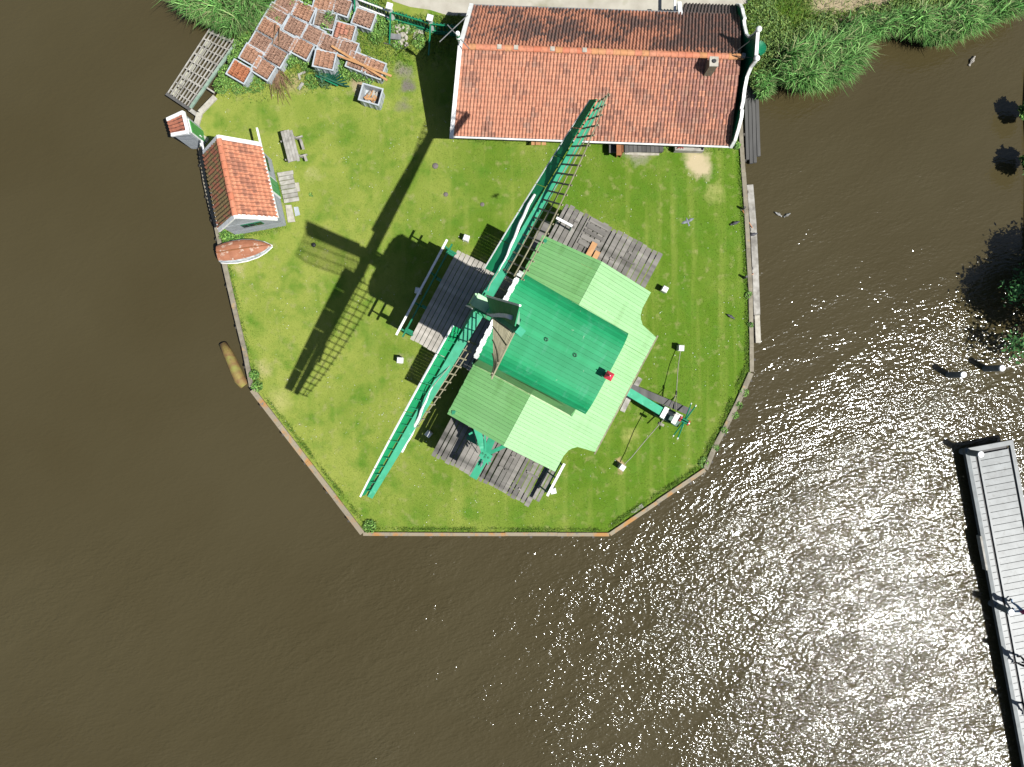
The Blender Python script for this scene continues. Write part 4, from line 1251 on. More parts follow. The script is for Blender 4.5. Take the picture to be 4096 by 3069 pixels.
def stack(c, x, y, L_, W_, Hh, label, rows=5, tone=0, along=False, flat=False):
    """rows of roof tiles standing on edge; each row is one part"""
    t = thing('tile_stack', label, 'roof tiles', c + Z * .08, 'stacked clay roof tiles in crates')
    pal = [(C(222, 172, 140), C(196, 146, 116)), (C(210, 168, 142), C(176, 136, 114)), (C(230, 152, 108), C(214, 134, 92)), (C(184, 158, 134), C(156, 132, 112))][tone]
    X, Y, LX, LY = (y, x, W_, L_) if along else (x, y, L_, W_)
    pal = [tuple(q * 1.25 for q in c_) for c_ in pal]
    rw = (LX - .1) / rows
    for r in range(rows):
        mb = MB(); n_ = int((LY - .12) / .042)
        cx = -LX / 2 + .05 + rw * (r + .5)
        for k in range(n_):
            yy = -LY / 2 + .06 + k * (LY - .12) / n_
            mb.col = blend(pal[0], pal[1], random.random())
            tilt = .03 + random.uniform(-.01, .01); top = Hh + .05 + random.uniform(-.03, .03)
            # arched tile edge
            prof = []
            for j in range(5):
                a = j / 4 - .5
                prof.append((a * rw * .96, .045 * math.cos(a * math.pi * 1.15) + random.uniform(-.004, .004)))
            lo = [c + X * (cx + px_) + Y * (yy + dz * .5) + Z * .12 for px_, dz in prof]
            hi = [c + X * (cx + px_) + Y * (yy + tilt + dz * .7) + Z * (top - abs(px_) * .12) for px_, dz in prof]
            hi2 = [q + Y * .02 for q in hi]
            V = lo + hi + hi2; Fc = []
            for j in range(4):
                Fc.append((j, j + 1, 6 + j, 5 + j)); Fc.append((5 + j, 6 + j, 11 + j, 10 + j))
            mb.add(V, Fc)
        mb.build('tile_row', m_stack, t)
    if flat:
        ft, _, _, _ = pantile_mesh('flat_tile', .22, .24, m_tileo)
        for i, (fx, fy) in enumerate(((-.3, .22), (-.08, .2), (-.3, -.06), (-.08, -.08), (-.3, -.3), (.13, -.05))):
            M4 = Matrix((X, Y, Z)).transposed().to_4x4(); M4.translation = c + X * fx + Y * (fy - .12) + Z * (Hh + .1)
            o = piece('flat_tile', ft, M4, t); o.color = (*blend(C(206, 140, 112), C(190, 124, 100), random.random()), 1)
    return t
CR = [  # px, py, angle, tone, description
    (1142, 17, 28, 1, 'half-hidden crate of tiles at the upper left edge of the yard', 5),
    (1108, 59, 30, 1, 'second crate from the top in the left column beside the reeds', 5),
    (1076, 113, 30, 0, 'third crate from the top in the left column beside the reeds', 5),
    (1043, 172, 30, 1, 'fourth crate from the top in the left column beside the reeds', 5),
    (1007, 223, 30, 0, 'fifth crate from the top in the left column beside the reeds', 5),
    (957, 287, 30, 2, 'lowest crate of the left column, holding bright orange tiles', 4),
    (1213, 48, 24, 0, 'top crate of the second column with deeply grooved tiles', 5),
    (1181, 110, 28, 1, 'crate of dull tiles in the second column, second from the top', 6),
    (1139, 168, 30, 1, 'crate of brown tiles beneath the fork of the bare branch', 6),
    (1101, 224, 30, 1, 'crate of brown tiles crossed by the bare branches', 6),
    (1053, 274, 32, 0, 'lowest crate of the second column, weeds over its right side', 4),
    (1253, 141, 26, 1, 'crate of reddish tiles left of the grey-green weeds', 6),
    (1206, 194, 28, 0, 'crate of pinkish tiles with clean white right rim', 5),
    (1295, 18, 14, 0, 'top crate of tiles near the left end of the green fence', 4),
    (1362, 25, 20, 1, 'crate of tiles touching the end post of the green fence', 5),
    (1300, 80, 14, 3, 'crate of grey-brown tiles overgrown by grey-green weeds', 5),
    (1376, 128, 16, 0, 'crate with flat tiles lying on its stacked tiles', 5),
    (1455, 75, 20, 1, 'lone crate of tiles against the green fence', 5),
    (1318, 176, 20, 1, 'crate of brown tiles under the left ends of the long planks', 5),
    (1386, 194, 20, 1, 'crate of brown tiles crossed by the upper long plank', 5),
    (1432, 248, 21, 1, 'crate of brown tiles under the middle of the long planks', 5),
    (1495, 273, 21, 0, 'crate of tumbled red tiles under the plank ends', 4)]
for i, (px, py, an, tone, lab, rows) in enumerate(CR):
    zz = .0
    c, x, y = crate(px, py, an, lab.replace('crate of', 'pale crate of') if 'crate of' in lab else 'pale ' + lab, z0=zz)
    stack(c, x, y, 1.06, .86, .6, 'clay tiles in the ' + lab, rows, tone, along=(i in (11,)), flat=(i == 16))
c, x, y = crate(1298, 240, 12, 'tall pale crate of pink tiles beside the green fan of pickets', Hh=.95)
stack(c, x, y, 1.06, .86, .95, 'clay tiles inside the tall crate beside the picket fan', 4, 0)
c, x, y = crate(1483, 378, 16, 'open pale crate of wood scraps standing alone on the grass', L_=1.05, W_=.85, Hh=.75)
t = thing('wood_scraps', 'broken boards and splinters inside the open crate', 'wood', c + Z * .1)
for k in range(26):
    a = random.uniform(0, 6.28); d = x * math.cos(a) + y * math.sin(a); q = c + x * random.uniform(-.3, .2) + y * random.uniform(-.22, .28) + Z * random.uniform(.15, .33)
    l_ = random.uniform(.1, .34)
    bar('scrap', random.choice((m_plank, m_wood, m_plank)), q - d * l_, q + d * l_ + Z * random.uniform(-.05, .1), random.uniform(.05, .1), .02, t)
for k, (a, c_) in enumerate((((1326, 184), (1549, 322)), ((1320, 210), (1566, 305)))):
    mb = MB(); mb.beam(P(*a, .82 + .06 * k), P(*c_, .76 + .06 * k), .11, .05)
    tag(mb.build('long_plank', m_plank), ('upper' if k == 0 else 'lower') + ' of two long orange planks lying across the crates', 'plank')
# fan of green pickets leaning on the tall crate
t = thing('picket_fan', 'dark green fan-shaped bundle of fence pickets leaning on the tall crate', 'fence panel', P(1300, 320, 0))
pa = P(1285, 325, .25)
for k in range(17):
    f = k / 16
    base = P(1268 + 80 * f, 292 + 46 * f, .1 + .2 * math.sin(f * 3)); tip = P(1262 + 135 * f, 244 + 104 * f - 34 * math.sin(f * 3.1), .75 - .35 * f)
    bar('picket', m_dark, base, tip, .07, .03, t)
bar('rail', m_mid, P(1262, 302, .35), P(1352, 344, .3), .07, .05, t); bar('rail', m_dark, P(1275, 300, .55), P(1372, 342, .35), .07, .05, t)
bar('rail', m_dark, P(1264, 250, .6), P(1290, 330, .3), .08, .05, t)

# ---------------------------------------------------------------- green picket fence
fence = thing('picket_fence', 'dark green picket fence with white rails beside the path', 'fence', P(1600, 90, 0))
fl = [P(1415, 22), P(1578, 84), P(1735, 130), P(1835, 142)]
for a, c in zip(fl[:-1], fl[1:]):
    d = c - a; k = int(d.length / .165)
    for i in range(k):
        q = a.lerp(c, (i + .5) / k)
        bar('picket', m_mid if i % 4 == 0 else m_dark, q, q + Z * (1.05 + random.uniform(-.02, .02)), .1, .03, fence, up=Vector((d.y, -d.x, 0)))
    first = a is fl[0]
    for z_ in (.25, .95):
        bar('rail', m_white if first else m_mid, a + Z * z_ + Vector((0, -.05, 0)), c + Z * z_ + Vector((0, -.05, 0)), .06, .08, fence)
    bar('base_board', m_white if first else m_mid, a + Z * .06 + Vector((0, -.07, 0)), c + Z * .06 + Vector((0, -.07, 0)), .06, .1, fence)
for q in (P(1576, 82), P(1732, 127), P(1436, 30)):
    bar('post', m_white, q, q + Z * 1.35, .18, .18, fence, up=Vector((1, 0, 0)))
    mb = MB(); mb.box(q + Z * 1.39, (.3, .3, .09), frame(Vector((.96, -.26, 0)))); mb.build('post_cap', m_white, fence)
    bar('brace', m_mid, q + Z * 1.0, q + Vector((-.22, -1.25, .05)), .07, .07, fence)
bar('hinge_plate', m_mid, P(1525, 75, .1), P(1556, 90, .1), .3, .05, fence)
# rubble and slabs behind the fence
t = thing('rubble_heap', 'heap of white broken stones with a grey slab near the fence', 'rubble', P(1597, 140, 0))
for k in range(34):
    px = random.uniform(1565, 1632); py = random.uniform(100, 182)
    mb = MB(); mb.ball(P(px, py, random.uniform(.05, .14)), random.uniform(.08, .16), 6, 4, (1, random.uniform(.6, 1), .6), Matrix.Rotation(random.uniform(0, 3), 3, 'Z'))
    mb.build('stone', m_stone, t)
bar('slab', m_grey, P(1562, 145, .22), P(1604, 150, .2), .28, .07, t)
mb = MB(); mb.prism([P(*q) for q in ((1660, 118), (1700, 125), (1690, 166), (1652, 158))], Z * .06); tag(mb.build('stone_slab', m_stone), 'square sandy slab between the rubble heap and fence post', 'slab')
mb = MB(); mb.cyl(P(1536, 172, .05), P(1625, 198, .06), .03, .025, 6); tag(mb.build('pole', m_darkwood), 'thin dark pole lying on the grass below the rubble heap', 'pole')
for k, (a, c_, wd) in enumerate((((1192, 300), (1222, 288), .1), ((1196, 300), (1200, 318), .1), ((1194, 358), (1212, 332), .16))):
    mb = MB(); mb.beam(P(*a, .06), P(*c_, .1), wd, .04)
    tag(mb.build('board_scrap', m_wood), ('longest', 'smallest', 'widest')[k] + ' of three pale board scraps in the grass below the crates', 'board')
# dead branches
mb = MB()
for k in range(46):
    x0_, y0_ = random.uniform(1070, 1130), random.uniform(250, 320)
    x1_, y1_ = x0_ + random.uniform(-20, 70), y0_ + random.uniform(40, 120)
    if k < 3: x0_, y0_, x1_, y1_ = ((1104, 95, 1082, 262), (1118, 112, 1112, 262), (1084, 262, 1086, 395))[k]
    z_ = .75 if k < 2 else .1
    mid_ = ((x0_ + x1_) / 2 + random.uniform(-8, 8), (y0_ + y1_) / 2 + random.uniform(-5, 5))
    mb.tube([P(x0_, y0_, z_ + .1), P(*mid_, z_ * .7 + .12), P(x1_, y1_, .05)], [.03 if k < 3 else .016, .02 if k < 3 else .012, .006], 5)
tag(mb.build('dead_branches', m_twig), 'tangle of bare brown branches hanging over the crates onto the grass', 'branches')

# ---------------------------------------------------------------- white anchor posts and ropes round the mill
POSTS = [((1864, 950), 'white anchor post at the top end of the front handrail', 20), ((1671, 1162), 'white anchor post standing in the mill shadow before the front stage', 12),
         ((1598, 1441), 'white anchor post left of the lower sail and stage', 5), ((1713, 1737), 'white anchor post in shade between the lower sail and saw floor', 40),
         ((2213, 1965), 'white anchor post below the bottom corner of the mill roof', -12), ((2490, 1871), 'white anchor post with the long slanting rope tied to it', 35),
         ((2726, 1392), 'white anchor post tied to the pulley rope', 3), ((2661, 1156), 'white anchor post right of the upper saw floor', 28)]
for (px, py), lab, an in POSTS:
    t = thing('anchor_post', lab, 'post', P(px, py, .45) * 1.0 - Vector((0, 0, .45)), 'white anchor posts in a ring round the mill')
    q = P(px, py, .5); q.z = 0
    Rm = Matrix.Rotation(R(-an), 3, 'Z')
    mb = MB()
    mb.add([q + Rm @ Vector((x * .14, y * .14, z)) for z in (0, .44) for x, y in ((-1, -1), (1, -1), (1, 1), (-1, 1))],
           [(3, 2, 1, 0), (4, 5, 6, 7), (0, 1, 5, 4), (1, 2, 6, 5), (2, 3, 7, 6), (3, 0, 4, 7)])
    mb.build('shaft', m_white, t)
    mb = MB(); mb.add([q + Rm @ Vector((x * .155, y * .155, .44)) for x, y in ((-1, -1), (1, -1), (1, 1), (-1, 1))] + [q + Rm @ Vector((x * .12, y * .12, .5)) for x, y in ((-1, -1), (1, -1), (1, 1), (-1, 1))],
                      [(3, 2, 1, 0), (4, 5, 6, 7), (0, 1, 5, 4), (1, 2, 6, 5), (2, 3, 7, 6), (3, 0, 4, 7)])
    mb.build('post_top', m_white, t)
def rope(pts, r, lab, name='winding_rope'):
    mb = MB(); mb.tube(pts, r, 6); return tag(mb.build(name, m_rope), lab, 'rope')
rope([P(2660, 1672, 1.3), P(2590, 1752, .95), P(2527, 1828, .5), P(2497, 1858, .3)], .022, 'long slanting rope from the winch to the lower anchor post')
rope([P(2684, 1640, 1.3), P(2703, 1580, .85)], .018, 'left strand of the pulley rope above the winch')
rope([P(2704, 1655, 1.3), P(2707, 1580, .85)], .014, 'darker right strand of the pulley rope above the winch')
rope([P(2706, 1566, .82), P(2712, 1470, .55), P(2722, 1402, .3)], .02, 'upper rope from the black pulley to the anchor post')
mb = MB(); q = P(2705, 1572, .84); mb.ball(q, .11, 8, 6, (.5, 1.2, .6)); tag(mb.build('pulley_block', m_iron, smooth=True), 'black pulley block hanging in the rope above the winch', 'pulley')

# ---------------------------------------------------------------- jetty deck on the right
dock = thing('landing_stage', 'long pale landing stage with crosswise boards at the right edge', 'jetty', P(4000, 2300, WATER))
DZ = .0
dA, dB = P(3856, 1795, DZ), P(4046, 1768, DZ)
dirL = (P(4094, 3069, DZ) - dA).normalized(); dirL.z = 0; dirL.normalize()
dX = Vector((-dirL.y, dirL.x, 0)); dX = dX if dX.x > 0 else -dX
DW = 2.55; DL = 21.0
m_dock = mat('landing_boards', C(140, 146, 146), C(122, 128, 128), 2.2, .45, rnd=.09, bump=.08, spec=.35, c3=C(112, 116, 114), s3=6)
m_dockd = mat('landing_edge', C(112, 122, 124), C(88, 96, 98), 3, .6)
def D(x, y, z=0): return dA + dX * x + dirL * y + Z * z
y_ = .42
while y_ < DL:
    bar('deck_board', m_dock, D(.62, y_ + .17, .0), D(DW - .3, y_ + .17, .0), .318, .05, dock)
    bar('side_board', m_dock, D(.25, y_ + .17, -.02), D(.5, y_ + .17, -.02), .32, .05, dock)
    y_ += .345
bar('edge_beam', m_dockd, D(.1, 0, -.05), D(.1, DL, -.05), .2, .22, dock)
bar('edge_strip', m_dock, D(.225, .3, .02), D(.225, DL, .02), .04, .05, dock)
bar('gap_channel', m_iron, D(.56, .4, -.05), D(.56, DL, -.05), .11, .04, dock)
bar('gap_channel', m_iron, D(DW - .25, .4, -.05), D(DW - .25, DL, -.05), .09, .04, dock)
bar('inner_kerb', m_dock, D(.66, .4, .03), D(.66, DL, .03), .1, .05, dock)
bar('edge_beam', m_dock, D(DW - .1, 0, 0), D(DW - .1, DL, 0), .2, .14, dock)
bar('end_beam', m_dock, D(.1, .12, .0), D(DW - .1, .12, .0), .24, .16, dock)
bar('fender', m_wood, D(-.05, 4.6, -.02), D(-.05, 6.4, -.02), .1, .3, dock)
mb = MB(); mb.box(D(DW / 2, DL / 2, -.3), (DL - .3, DW - .5, .4), frame(dirL)); mb.build('pontoon', m_iron, dock)
def bollard(px, py, z, lab, r=.165, hh=1.4):
    q = P(px, py, z); t = thing('mooring_post', lab, 'post', Vector((q.x, q.y, WATER)), 'grey mooring posts with white tops')
    mb = MB(); mb.cyl(Vector((q.x, q.y, WATER - .6)), q - Z * .06, r, r * .95, 14); mb.build('shaft', mat('post_grey' + lab[-4:], C(150, 157, 157), C(120, 128, 128), 4, .7), t)
    mb = MB(); mb.cyl(q - Z * .06, q, r * 1.05, r * .9, 14); mb.build('post_top', m_white, t)
bollard(3856, 1499, .75, 'grey mooring post standing alone in the glittering water')
bollard(4011, 1473, .8, 'mooring post near the trees with a white rope running right')
bollard(3925, 1818, 1.0, 'mooring post at the near left corner of the landing stage')
bollard(4046, 2450, 1.0, 'mooring post inside the landing stage beside the person in blue')
rope([P(4016, 1472, .75), P(4060, 1464, .6), P(4140, 1452, .4)], .03, 'white rope leading right from the mooring post near the trees', 'mooring_rope')

t = thing('fan_gate', 'half-round dark green picket fan outside the white scrolled gable', 'fence panel', P(3040, 190, 0))
for k in range(11):
    a = R(-75 + 15 * k); d = Vector((math.cos(a), math.sin(a), 0)); q = P(3036, 192, 1.0)
    bar('picket', m_mid, q + d * .1 - Z * .1, q + d * .38, .07, .03, t)
bar('frame', m_mid, P(3037, 168, 1.02), P(3037, 214, 1.02), .08, .06, t)
bar('post', m_mid, P(3036, 192, 0), P(3036, 192, .98), .1, .1, t, up=Vector((1, 0, 0)))

# ---------------------------------------------------------------- people on the landing stage
def person(px, py, face, lab, top, trousers, stride=.3, hat=None, arm=.08):
    base = P(px, py, .03)
    f = Vector((math.cos(face), math.sin(face), 0)); s = Vector((-f.y, f.x, 0))
    V = []; E = []; Rr = []
    def v(a, b_, c, r, prev=None):
        V.append(base + f * a + s * b_ + Z * c); Rr.append(r); i = len(V) - 1
        if prev is not None: E.append((prev, i))
        return i
    pel = v(0, 0, .93, (.15, .11)); wai = v(.01, 0, 1.1, (.14, .1), pel); che = v(.02, 0, 1.33, (.17, .115), wai); nk = v(.02, 0, 1.5, (.06, .06), che)
    h1 = v(.04, 0, 1.6, (.085, .09), nk); h2 = v(.03, 0, 1.72, (.075, .085), h1)
    for sd, st in ((1, stride), (-1, -stride)):
        hip = v(0, .1 * sd, .88, (.095, .095), pel); kn = v(st * .55 + .03, .11 * sd, .48, (.065, .065), hip); an_ = v(st - .02, .11 * sd, .09, (.045, .045), kn); v(st + .15, .12 * sd, .04, (.04, .035), an_)
        sh = v(.0, .19 * sd, 1.4, (.065, .065), che); el = v(-st * .4, .235 * sd, 1.12, (.055, .055), sh); wr = v(-st * .4 + arm, .22 * sd, .9, (.042, .042), el); hd = v(-st * .4 + arm + .07, .23 * sd, .86, (.036, .024), wr)
        for k in range(4): v(-st * .4 + arm + .15 - .01 * abs(k - 1), (.23 - .03 + .02 * k) * sd, .80, (.009, .009), hd)
        v(-st * .4 + arm + .1, .19 * sd, .85, (.009, .009), hd)
    v(.13, 0, 1.62, (.014, .02), h1)
    me = bpy.data.meshes.new('body'); me.from_pydata([tuple(q - base) for q in V], E, [])
    o = bpy.data.objects.new('person', me); COL.objects.link(o); o.location = base
    md = o.modifiers.new('Skin', 'SKIN'); md.use_smooth_shade = True
    for i, r_ in enumerate(Rr): me.skin_vertices[0].data[i].radius = r_
    me.skin_vertices[0].data[0].use_root = True
    ms = o.modifiers.new('Sub', 'SUBSURF'); ms.levels = 1; ms.render_levels = 2
    # clothing by height on the body itself
    m = bpy.data.materials.new('clothed_' + lab[:12]); m.use_nodes = True; n = m.node_tree.nodes; L = m.node_tree.links.new
    tc = n.new('ShaderNodeTexCoord'); sp = n.new('ShaderNodeSeparateXYZ'); L(tc.outputs['Object'], sp.inputs[0])
    cr_ = n.new('ShaderNodeValToRGB'); cr_.color_ramp.interpolation = 'CONSTANT'
    mr = n.new('ShaderNodeMapRange'); mr.inputs['From Max'].default_value = 1.9; L(sp.outputs['Z'], mr.inputs['Value']); L(mr.outputs[0], cr_.inputs[0])
    el_ = cr_.color_ramp.elements
    el_[0].color = (.03, .03, .035, 1); el_[1].position = .04; el_[1].color = (*trousers, 1)
    for p_, c_ in ((.505, top), (.785, (.4, .22, .15)), (.86, (.06, .035, .02))):
        e = el_.new(p_); e.color = (*c_, 1)
    L(cr_.outputs[0], n['Principled BSDF'].inputs['Base Color']); n['Principled BSDF'].inputs['Roughness'].default_value = .8
    me.materials.append(m); ORG[o.name] = base
    tag(o, lab, 'person')
    mb = MB(); q = base + f * .02 + Z * 1.7; mb.ball(q, .12, 12, 8, (1.0, .9, .95)); mb.build('hair', mat('hair_' + lab[-6:], (.03, .02, .012), None, rough=.7), o, smooth=True)
    return o
person(4046, 2424, R(75), 'person in pale blue trousers walking beside the mooring post', (.3, .04, .12), (.14, .22, .34), .22)
person(4068, 2636, R(200), 'person in dark brown clothes at the right edge of the landing stage', (.05, .035, .03), (.05, .04, .035), .16)
person(4098, 2834, R(240), 'person at the lower right edge casting a slim shadow on the boards', (.1, .1, .2), (.04, .04, .07), .2)

# ---------------------------------------------------------------- birds, molehills, small things
def bird(px, py, z, ang, lab, cat, spread=0., s=1.0, cols=((.09, .1, .12), (.16, .17, .19)), name='pigeon'):
    c = P(px, py, z); a = R(ang); f = Vector((math.cos(a), math.sin(a), 0)); sd = Vector((-f.y, f.x, 0))
    Rm = Matrix((f, sd, Z)).transposed()
    m1 = mat(name + '_plumage_' + lab[:8], cols[0], cols[1], 30, .7)
    mb = MB()
    mb.tube([c - f * .17 * s, c - f * .1 * s, c, c + f * .08 * s, c + f * .13 * s + Z * .03 * s, c + f * .18 * s + Z * .035 * s, c + f * .22 * s + Z * .03 * s],
            [.02 * s, .05 * s, .07 * s, .06 * s, .04 * s, .035 * s, .006 * s], 8)
    for sg in (-1, 1):
        if spread:
            pts = [c + f * .07 * s + sd * sg * .04 * s + Z * .02, c + f * .1 * s + sd * sg * .2 * s + Z * .05 * s, c + f * .02 * s + sd * sg * .36 * s + Z * .04 * s, c - f * .05 * s + sd * sg * .2 * s + Z * .03 * s, c - f * .06 * s + sd * sg * .04 * s + Z * .02]
        else:
            pts = [c + f * .07 * s + sd * sg * .05 * s + Z * .045 * s, c + sd * sg * .08 * s + Z * .05 * s, c - f * .16 * s + sd * sg * .03 * s + Z * .03 * s, c - f * .05 * s + sd * sg * .03 * s + Z * .07 * s]
        mb.prism(pts, Vector((0, 0, .012)))
    mb.prism([c - f * .12 * s - sd * .03 * s, c - f * .24 * s - sd * .05 * s, c - f * .24 * s + sd * .05 * s, c - f * .12 * s + sd * .03 * s], Vector((0, 0, .012)))
    return tag(mb.build(name, m1, smooth=True), lab, cat)
bird(2750, 887, 12.4, 112, 'grey pigeon flying over the lawn right of the mill', 'bird', 1, .68)
bird(2941, 893, .09, 20, 'dark bird standing on the grass near the right bank', 'bird', 0, 1.1, ((.02, .02, .025), (.05, .05, .06)))
bird(2922, 1266, .09, 150, 'dark bird standing on the grass near the middle of the right bank', 'bird', 0, 1.0, ((.02, .02, .025), (.05, .05, .06)))
bird(3012, 939, WATER + .42, 15, 'dark bird perched on the long floating timber', 'bird', 0, 1.1, ((.03, .03, .035), (.06, .06, .07)))
bird(1926, 1856, 4.26, 250, 'small grey bird perched on the green log crane', 'bird', 0, .75)
bird(3112, 857, WATER + .05, 150, 'black and white duck on the water beside another', 'bird', 0, 1.0, ((.3, .3, .28), (.03, .03, .03)), 'duck')
bird(3149, 861, WATER + .05, 30, 'darker duck on the water right of the black and white one', 'bird', 0, .9, ((.05, .05, .05), (.22, .22, .2)), 'duck')
bird(3888, 243, WATER + .05, 60, 'pale duck swimming alone near the far reeds', 'bird', 0, 1.3, ((.3, .28, .24), (.1, .09, .08)), 'duck')
m_mole = mat('molehill_soil', C(140, 130, 126), C(110, 102, 98), 20, .95, bump=.5)
for px, py, r_, lab in ((1741, 664, .17, 'largest molehill on the lawn, above the other two'), (1783, 778, .13, 'middle molehill between the sail shadow and upper sail'), (1929, 818, .12, 'lowest molehill, nearest the white edge of the upper sail')):
    mb = MB(); mb.ball(P(px, py, 0), r_, 10, 6, (1, .95, .4)); o = mb.build('molehill', m_mole, smooth=True); tag(o, lab, 'molehill', 'molehills on the lawn')
mb = MB(); mb.ball(P(1255, 980, .06), .12, 12, 8, (1, 1, .6)); tag(mb.build('ball', m_iron, smooth=True), 'black round lid on the grass in the left sail shadow', 'ball')
mb = MB(); mb.prism([P(*q) for q in ((2522, 2048), (2566, 2014), (2574, 2028), (2535, 2052))], Z * .06); tag(mb.build('board_scrap', m_wood), 'grey board lying by the lower right bank wall', 'board')

# ---------------------------------------------------------------- vegetation
def to_world(px, py, z=0.0):
    d = (H - z) / F
    return np.stack([(px - CX) * d, (CY - py) * d, np.full(len(px), z) if np.isscalar(z) else z], 1)
def pal(n, cols, jit=.18):
    cols = np.array(cols); c = cols[rng.integers(0, len(cols), n)]
    return c * rng.uniform(1 - jit, 1 + jit, (n, 1))
GR = [(.085, .155, .01), (.13, .19, .02), (.065, .135, .009), (.17, .205, .04), (.1, .17, .014)]
m_blade = mat('grass_blade', (1, 1, 1), None, src='attr', rough=.7, spec=.25)
landp = [(q[0], q[1]) for q in LAND]
# short lawn grass
n = 230000
px = rng.uniform(880, 3010, n); py = rng.uniform(0, 2140, n)
keep = inside(landp, px, py)
keep &= ~((px > 2740) & (px < 2835) & (py > 615) & (py < 695))
keep &= ~((py < 70 + 0 * px) & (px > 1540) & (px < 3010))
px, py = px[keep], py[keep]; n = len(px)
h = rng.uniform(.025, .06, n); V, T, Cc = blades(to_world(px, py), h, rng.uniform(.008, .016, n), h * rng.uniform(.4, 1.2, n), pal(n, GR))
soup('grass', V, T, Cc, m_blade, label='short mown lawn grass all over the island')
# longer grass along the banks and buildings
def along(poly, n, spread, off=0):
    poly = np.array(poly, float); seg = np.linalg.norm(poly[1:] - poly[:-1], axis=1); cum = np.cumsum(seg) / seg.sum()
    f = rng.uniform(0, 1, n); k = np.searchsorted(cum, f); t = rng.uniform(0, 1, n)
    q = poly[k] + (poly[k + 1] - poly[k]) * t[:, None]
    return q + rng.normal(0, spread, (n, 2)) + off
ed = [along([(910, 1065), (950, 1236), (985, 1384), (1020, 1545)], 2200, 6, (4, 0)), along([(1025, 1555), (1465, 2118)], 3500, 5, (8, -6)),
      along([(1465, 2116), (2435, 2120)], 4200, 4), along([(2435, 2118), (2810, 1868)], 3200, 5, (-6, -5)), along([(2806, 1868), (2898, 1690), (2960, 1545), (2990, 1480)], 3400, 6, (-8, -3)),
      along([(2988, 1480), (2985, 1150), (2968, 840), (2955, 600)], 3400, 4), along([(960, 940), (1090, 925), (1140, 905)], 900, 8), along([(880, 930), (930, 960)], 900, 14),
      along([(1500, 2100), (1450, 2105)], 500, 12), along([(1830, 560), (2430, 572), (2900, 600)], 2600, 7), along([(1012, 1460), (1030, 1540)], 700, 12), along([(1105, 690), (1130, 800)], 500, 6)]
q = np.concatenate(ed); q = q[inside(landp, q[:, 0], q[:, 1])]; n = len(q)
kp = rng.uniform(0, 1, n) < np.clip(.25 + 1.1 * np.array([noise.noise(Vector((a / 70, b_ / 70, 8))) for a, b_ in q]) + .25, .08, 1); q = q[kp]; n = len(q)
h = rng.uniform(.05, .17, n); V, T, Cc = blades(to_world(q[:, 0], q[:, 1]), h, rng.uniform(.012, .024, n), h * rng.uniform(.4, 1.1, n), pal(n, [(.065, .145, .014), (.09, .18, .018), (.14, .21, .03)]))
soup('long_grass', V, T, Cc, m_blade, label='longer dark green grass along the bank walls')
# rough grass and verge in the upper corners
n = 42000
px = np.concatenate([rng.uniform(870, 1860, n), rng.uniform(2990, 4096, n)]); py = np.concatenate([rng.uniform(-60, 470, n), rng.uniform(-60, 400, n)])
keep = inside(landp, px, py) & ~((py < 60) & (px > 1545) & (px < 2000)) & ~((py < 45) & (px > 3240) & (px < 3560) & (rng.uniform(0, 1, len(px)) < .8))
keep &= (px > 2500) | (rng.uniform(0, 1, len(px)) < np.clip((430 - np.abs(px - 1000) * .2 - py) / 170, 0, 1))
px, py = px[keep], py[keep]; n = len(px)
h = rng.uniform(.06, .3, n) * np.where(px > 2500, 1.3, .8)
V, T, Cc = blades(to_world(px, py), h, rng.uniform(.015, .035, n), h * rng.uniform(.4, 1.2, n), pal(n, [(.06, .13, .015), (.1, .17, .02), (.15, .19, .04), (.045, .11, .014)]))
soup('rough_grass', V, T, Cc, m_blade, label='rough tall grass in the yard and on the far bank')
# daisies
n = 1300
px = rng.uniform(900, 2990, n); py = rng.uniform(350, 2110, n)
cl = np.array([noise.noise(Vector((a / 180, b_ / 180, 0))) for a, b_ in zip(px, py)])
keep = inside(landp, px, py) & (cl > -.05); px, py = px[keep], py[keep]; n = len(px)
pts = to_world(px, py, .055); a = np.linspace(0, 2 * np.pi, 7)[:6]
ringp = np.stack([np.cos(a), np.sin(a), 0 * a], 1)[None] * rng.uniform(.007, .018, (n, 1, 1))
V = np.concatenate([pts[:, None, :] + np.array([0, 0, .008]), pts[:, None, :] + ringp], 1).reshape(-1, 3)
o_ = (np.arange(n) * 7)[:, None]; T = np.concatenate([o_ + np.array([[0, 1 + k, 1 + (k + 1) % 6]]) for k in range(6)], 0)
soup('daisies', V, T, np.full((len(V), 3), .62), m_blade, label='scattered white daisies in the lawn')

